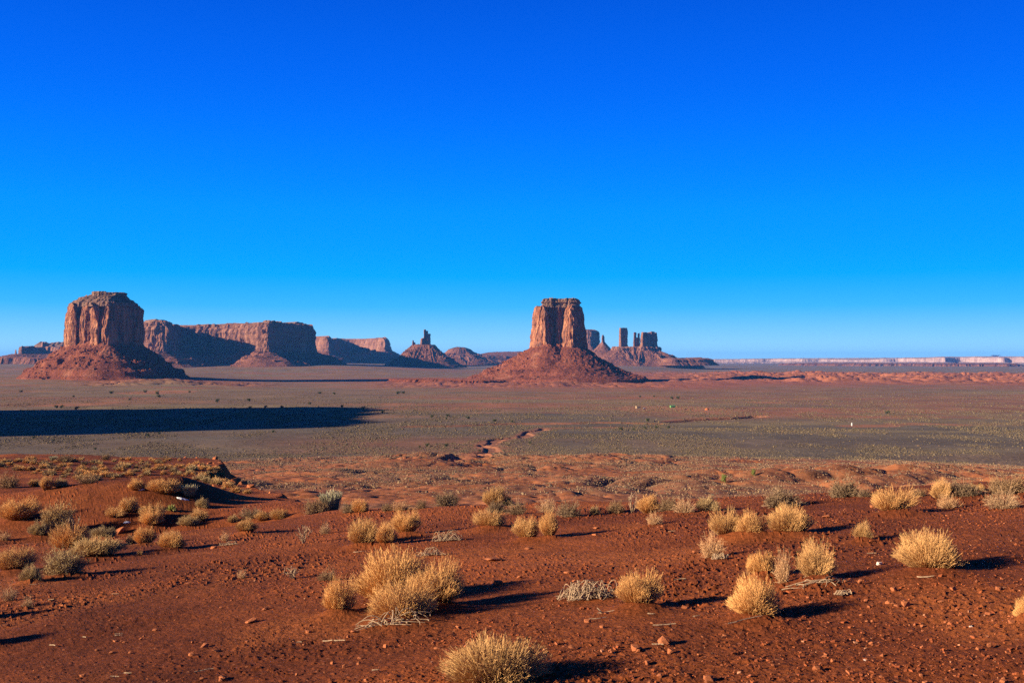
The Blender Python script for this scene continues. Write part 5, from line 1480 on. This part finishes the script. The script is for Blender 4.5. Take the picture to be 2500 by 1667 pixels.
# ---- the homestead on the plain
def box_bm(bm, x0, x1, y0, y1, z0, z1):
    v = [bm.verts.new(p) for p in ((x0, y0, z0), (x1, y0, z0), (x1, y1, z0), (x0, y1, z0), (x0, y0, z1), (x1, y0, z1), (x1, y1, z1), (x0, y1, z1))]
    for f in ((0, 3, 2, 1), (4, 5, 6, 7), (0, 1, 5, 4), (1, 2, 6, 5), (2, 3, 7, 6), (3, 0, 4, 7)): bm.faces.new([v[i] for i in f])
def bm_obj(name, fn, mat, parent=None):
    bm = bmesh.new(); fn(bm)
    me = bpy.data.meshes.new(name); bm.to_mesh(me); bm.free(); me.materials.append(mat)
    return link(name, me, parent)
def gable(bm, w, d, z0, z1, ov=0.3):
    a = [bm.verts.new(p) for p in ((-w - ov, -d - ov, z0), (w + ov, -d - ov, z0), (w + ov, d + ov, z0), (-w - ov, d + ov, z0), (-w - ov, 0, z1), (w + ov, 0, z1))]
    for f in ((0, 1, 5, 4), (2, 3, 4, 5), (1, 2, 5), (3, 0, 4), (3, 2, 1, 0)): bm.faces.new([a[i] for i in f])
def house(px, py, wpx, hpx, label, wall, roof, gabled=True, rot=0.0):
    x, y, z = spot(px, py); w = wpx / F * y * 0.5; h = hpx / F * y
    r = empty('small_house', (x, y, z), label, 'house'); r.rotation_euler = (0, 0, rot)
    bm_obj('wall', lambda bm: box_bm(bm, -w, w, -w * .5, w * .5, -.5, h * .72), wall, r)
    if gabled: bm_obj('roof', lambda bm: gable(bm, w, w * .5, h * .722, h), roof, r)
    else: bm_obj('roof', lambda bm: box_bm(bm, -w - .3, w + .3, -w * .5 - .3, w * .5 + .3, h * .725, h * .85), roof, r)
    bm_obj('door', lambda bm: box_bm(bm, -w * .15, w * .1, -w * .5 - .06, -w * .5 - .003, -.2, h * .5), M_DOOR, r)
    bm_obj('window', lambda bm: box_bm(bm, w * .45, w * .75, -w * .5 - .05, -w * .5 - .003, h * .28, h * .52), M_DARK, r)
M_DOOR = plain_mat('dark_door', (0.10, 0.07, 0.05)); M_DARK = plain_mat('dark_glass', (0.03, 0.035, 0.04))
M_CREAM = plain_mat('cream_plaster', (0.36, 0.26, 0.15), .08); M_GREEN = plain_mat('green_paint', (0.11, 0.25, 0.08), .1); M_GREENR = plain_mat('dark_green_roof', (0.10, 0.24, 0.10), .1)
M_WHITE = plain_mat('white_paint', (0.48, 0.46, 0.42), .06)
house(1558, 997, 11, 7, 'tiny cream coloured house left on the homestead clearing', M_CREAM, M_CREAM, False, 0.25)
house(1642, 995, 12, 6, 'tiny bright green house in the middle of the homestead clearing', M_GREEN, M_GREENR, True, 0.25)
x, y, z = spot(1727, 1001); q = 10 / F * y
t = bm_obj('earth_hut', lambda bm: bmesh.ops.create_uvsphere(bm, u_segments=20, v_segments=12, radius=1.0), plain_mat('orange_earth', (0.33, 0.105, 0.04), .12, 3.0))
t.location = (x, y + 4, z); t.scale = (q * .55, q * .55, q * .52); tag(t, 'round orange earth covered hut right of the green house', 'hut')
x, y, z = spot(2080, 1039); hh = 7 / F * y
t = empty('water_tank', (x, y, z), 'small upright white tank alone on the plain at right', 'tank')
def cyl(r, h, z0):
    def f(bm):
        g = bmesh.ops.create_cone(bm, cap_ends=True, segments=18, radius1=r, radius2=r * .98, depth=h)
        bmesh.ops.translate(bm, verts=bm.verts[:], vec=(0, 0, z0 + h / 2))
    return f
bm_obj('barrel', cyl(hh * .27, hh, -0.1), M_WHITE, t)
bm_obj('lid', lambda bm: (bmesh.ops.create_cone(bm, cap_ends=True, segments=18, radius1=hh * .28, radius2=hh * .05, depth=hh * .12), bmesh.ops.translate(bm, verts=bm.verts[:], vec=(0, 0, hh * .965))), M_WHITE, t)
def vehicle(px, py, wpx, label, mat, name, cat, rot=0.0):
    x, y, z = spot(px, py); w = max(wpx / F * y * .5, 2.2); h = w * .62
    r = empty(name, (x, y, z), label, cat); r.rotation_euler = (0, 0, rot)
    def body(bm):
        box_bm(bm, -w, w, -w * .42, w * .42, h * .25, h * .68)
        box_bm(bm, -w * .45, w * .55, -w * .38, w * .38, h * .683, h * 1.05)
        bmesh.ops.bevel(bm, geom=bm.edges[:], offset=w * .06, segments=2, affect='EDGES')
    bm_obj('body', body, mat, r)
    for sx in (-.6, .6):
        for sy in (-.4, .4):
            wh = bm_obj('wheel', lambda bm: bmesh.ops.create_cone(bm, cap_ends=True, segments=14, radius1=h * .26, radius2=h * .26, depth=w * .16), M_DARK, r)
            wh.rotation_euler = (math.pi / 2, 0, 0); wh.location = (sx * w, sy * w, h * .2)
vehicle(1573, 998, 5, 'light blue grey vehicle parked right of the cream house', plain_mat('blue_grey_paint', (0.28, 0.33, 0.40), .05), 'parked_car', 'car', 0.4)
vehicle(1674, 999, 6, 'dark vehicle parked right of the green house', plain_mat('dark_paint', (0.05, 0.05, 0.06), .05), 'parked_car', 'car', 0.2)

# ---- last patches of snow in the shade of the hummock
for i, (px, py, w, lab) in enumerate(((340, 1197, 18, 'bluish snow streak high on the shaded side of the hummock'), (443, 1219, 26, 'snow patch in the shade under the pale tall grass'), (308, 1277, 14, 'little snow patch in the shaded hollow at left'))):
    x, y, z = spot(px, py); rng = np.random.default_rng(i + 4)
    W = w / F * y * .5; n = 26; Ds = max(W * .4, .06)
    th = np.linspace(0, 2 * math.pi, n, endpoint=False)
    V = []
    for f, hgt in ((1.0, -0.01), (0.9, 0.02), (0.5, 0.03)):
        rad = f * (1 + .35 * np.sin(3 * th + i) * .5 + .25 * np.sin(7 * th))
        X = np.cos(th) * W * rad; Y = np.sin(th) * Ds * rad + Ds
        V.append(np.stack([X, Y, H(x + X, y + Y, False)[0] - z + hgt], 1))
    V.append(np.array([[0, Ds, H(np.array([x]), np.array([y + Ds]), False)[0][0] - z + .033]]))
    V = np.vstack(V); a = np.arange(n); an = (a + 1) % n
    qd = np.vstack([np.stack([a + s * n, an + s * n, an + (s + 1) * n, a + (s + 1) * n], 1) for s in (0, 1)])
    tr = np.stack([a + 2 * n, an + 2 * n, np.full(n, 3 * n)], 1)
    tag(link('snow_patch', mesh_np('snow_patch', V, [qd, tr], M_SNOW, smooth=True), None, (x, y, z)), lab, 'snow patch')

# ------------------------------------------------------------------ the air
def haze():
    bm = bmesh.new(); box_bm(bm, -43500, 43500, -43500, 43500, -190, 275)
    me = bpy.data.meshes.new('haze'); bm.to_mesh(me); bm.free()
    m = bpy.data.materials.new('clear_desert_air'); m.use_nodes = True
    nt = m.node_tree
    nt.nodes.remove(nt.nodes['Principled BSDF'])
    v = nt.nodes.new('ShaderNodeVolumePrincipled')
    v.inputs['Color'].default_value = (0.08, 0.36, 1.0, 1)
    v.inputs['Density'].default_value = 1.75e-5
    v.inputs['Anisotropy'].default_value = 0.0
    nt.links.new(v.outputs[0], nt.nodes['Material Output'].inputs['Volume'])
    me.materials.append(m)
    o = link('haze', me)
    tag(o, kind='stuff')
haze()
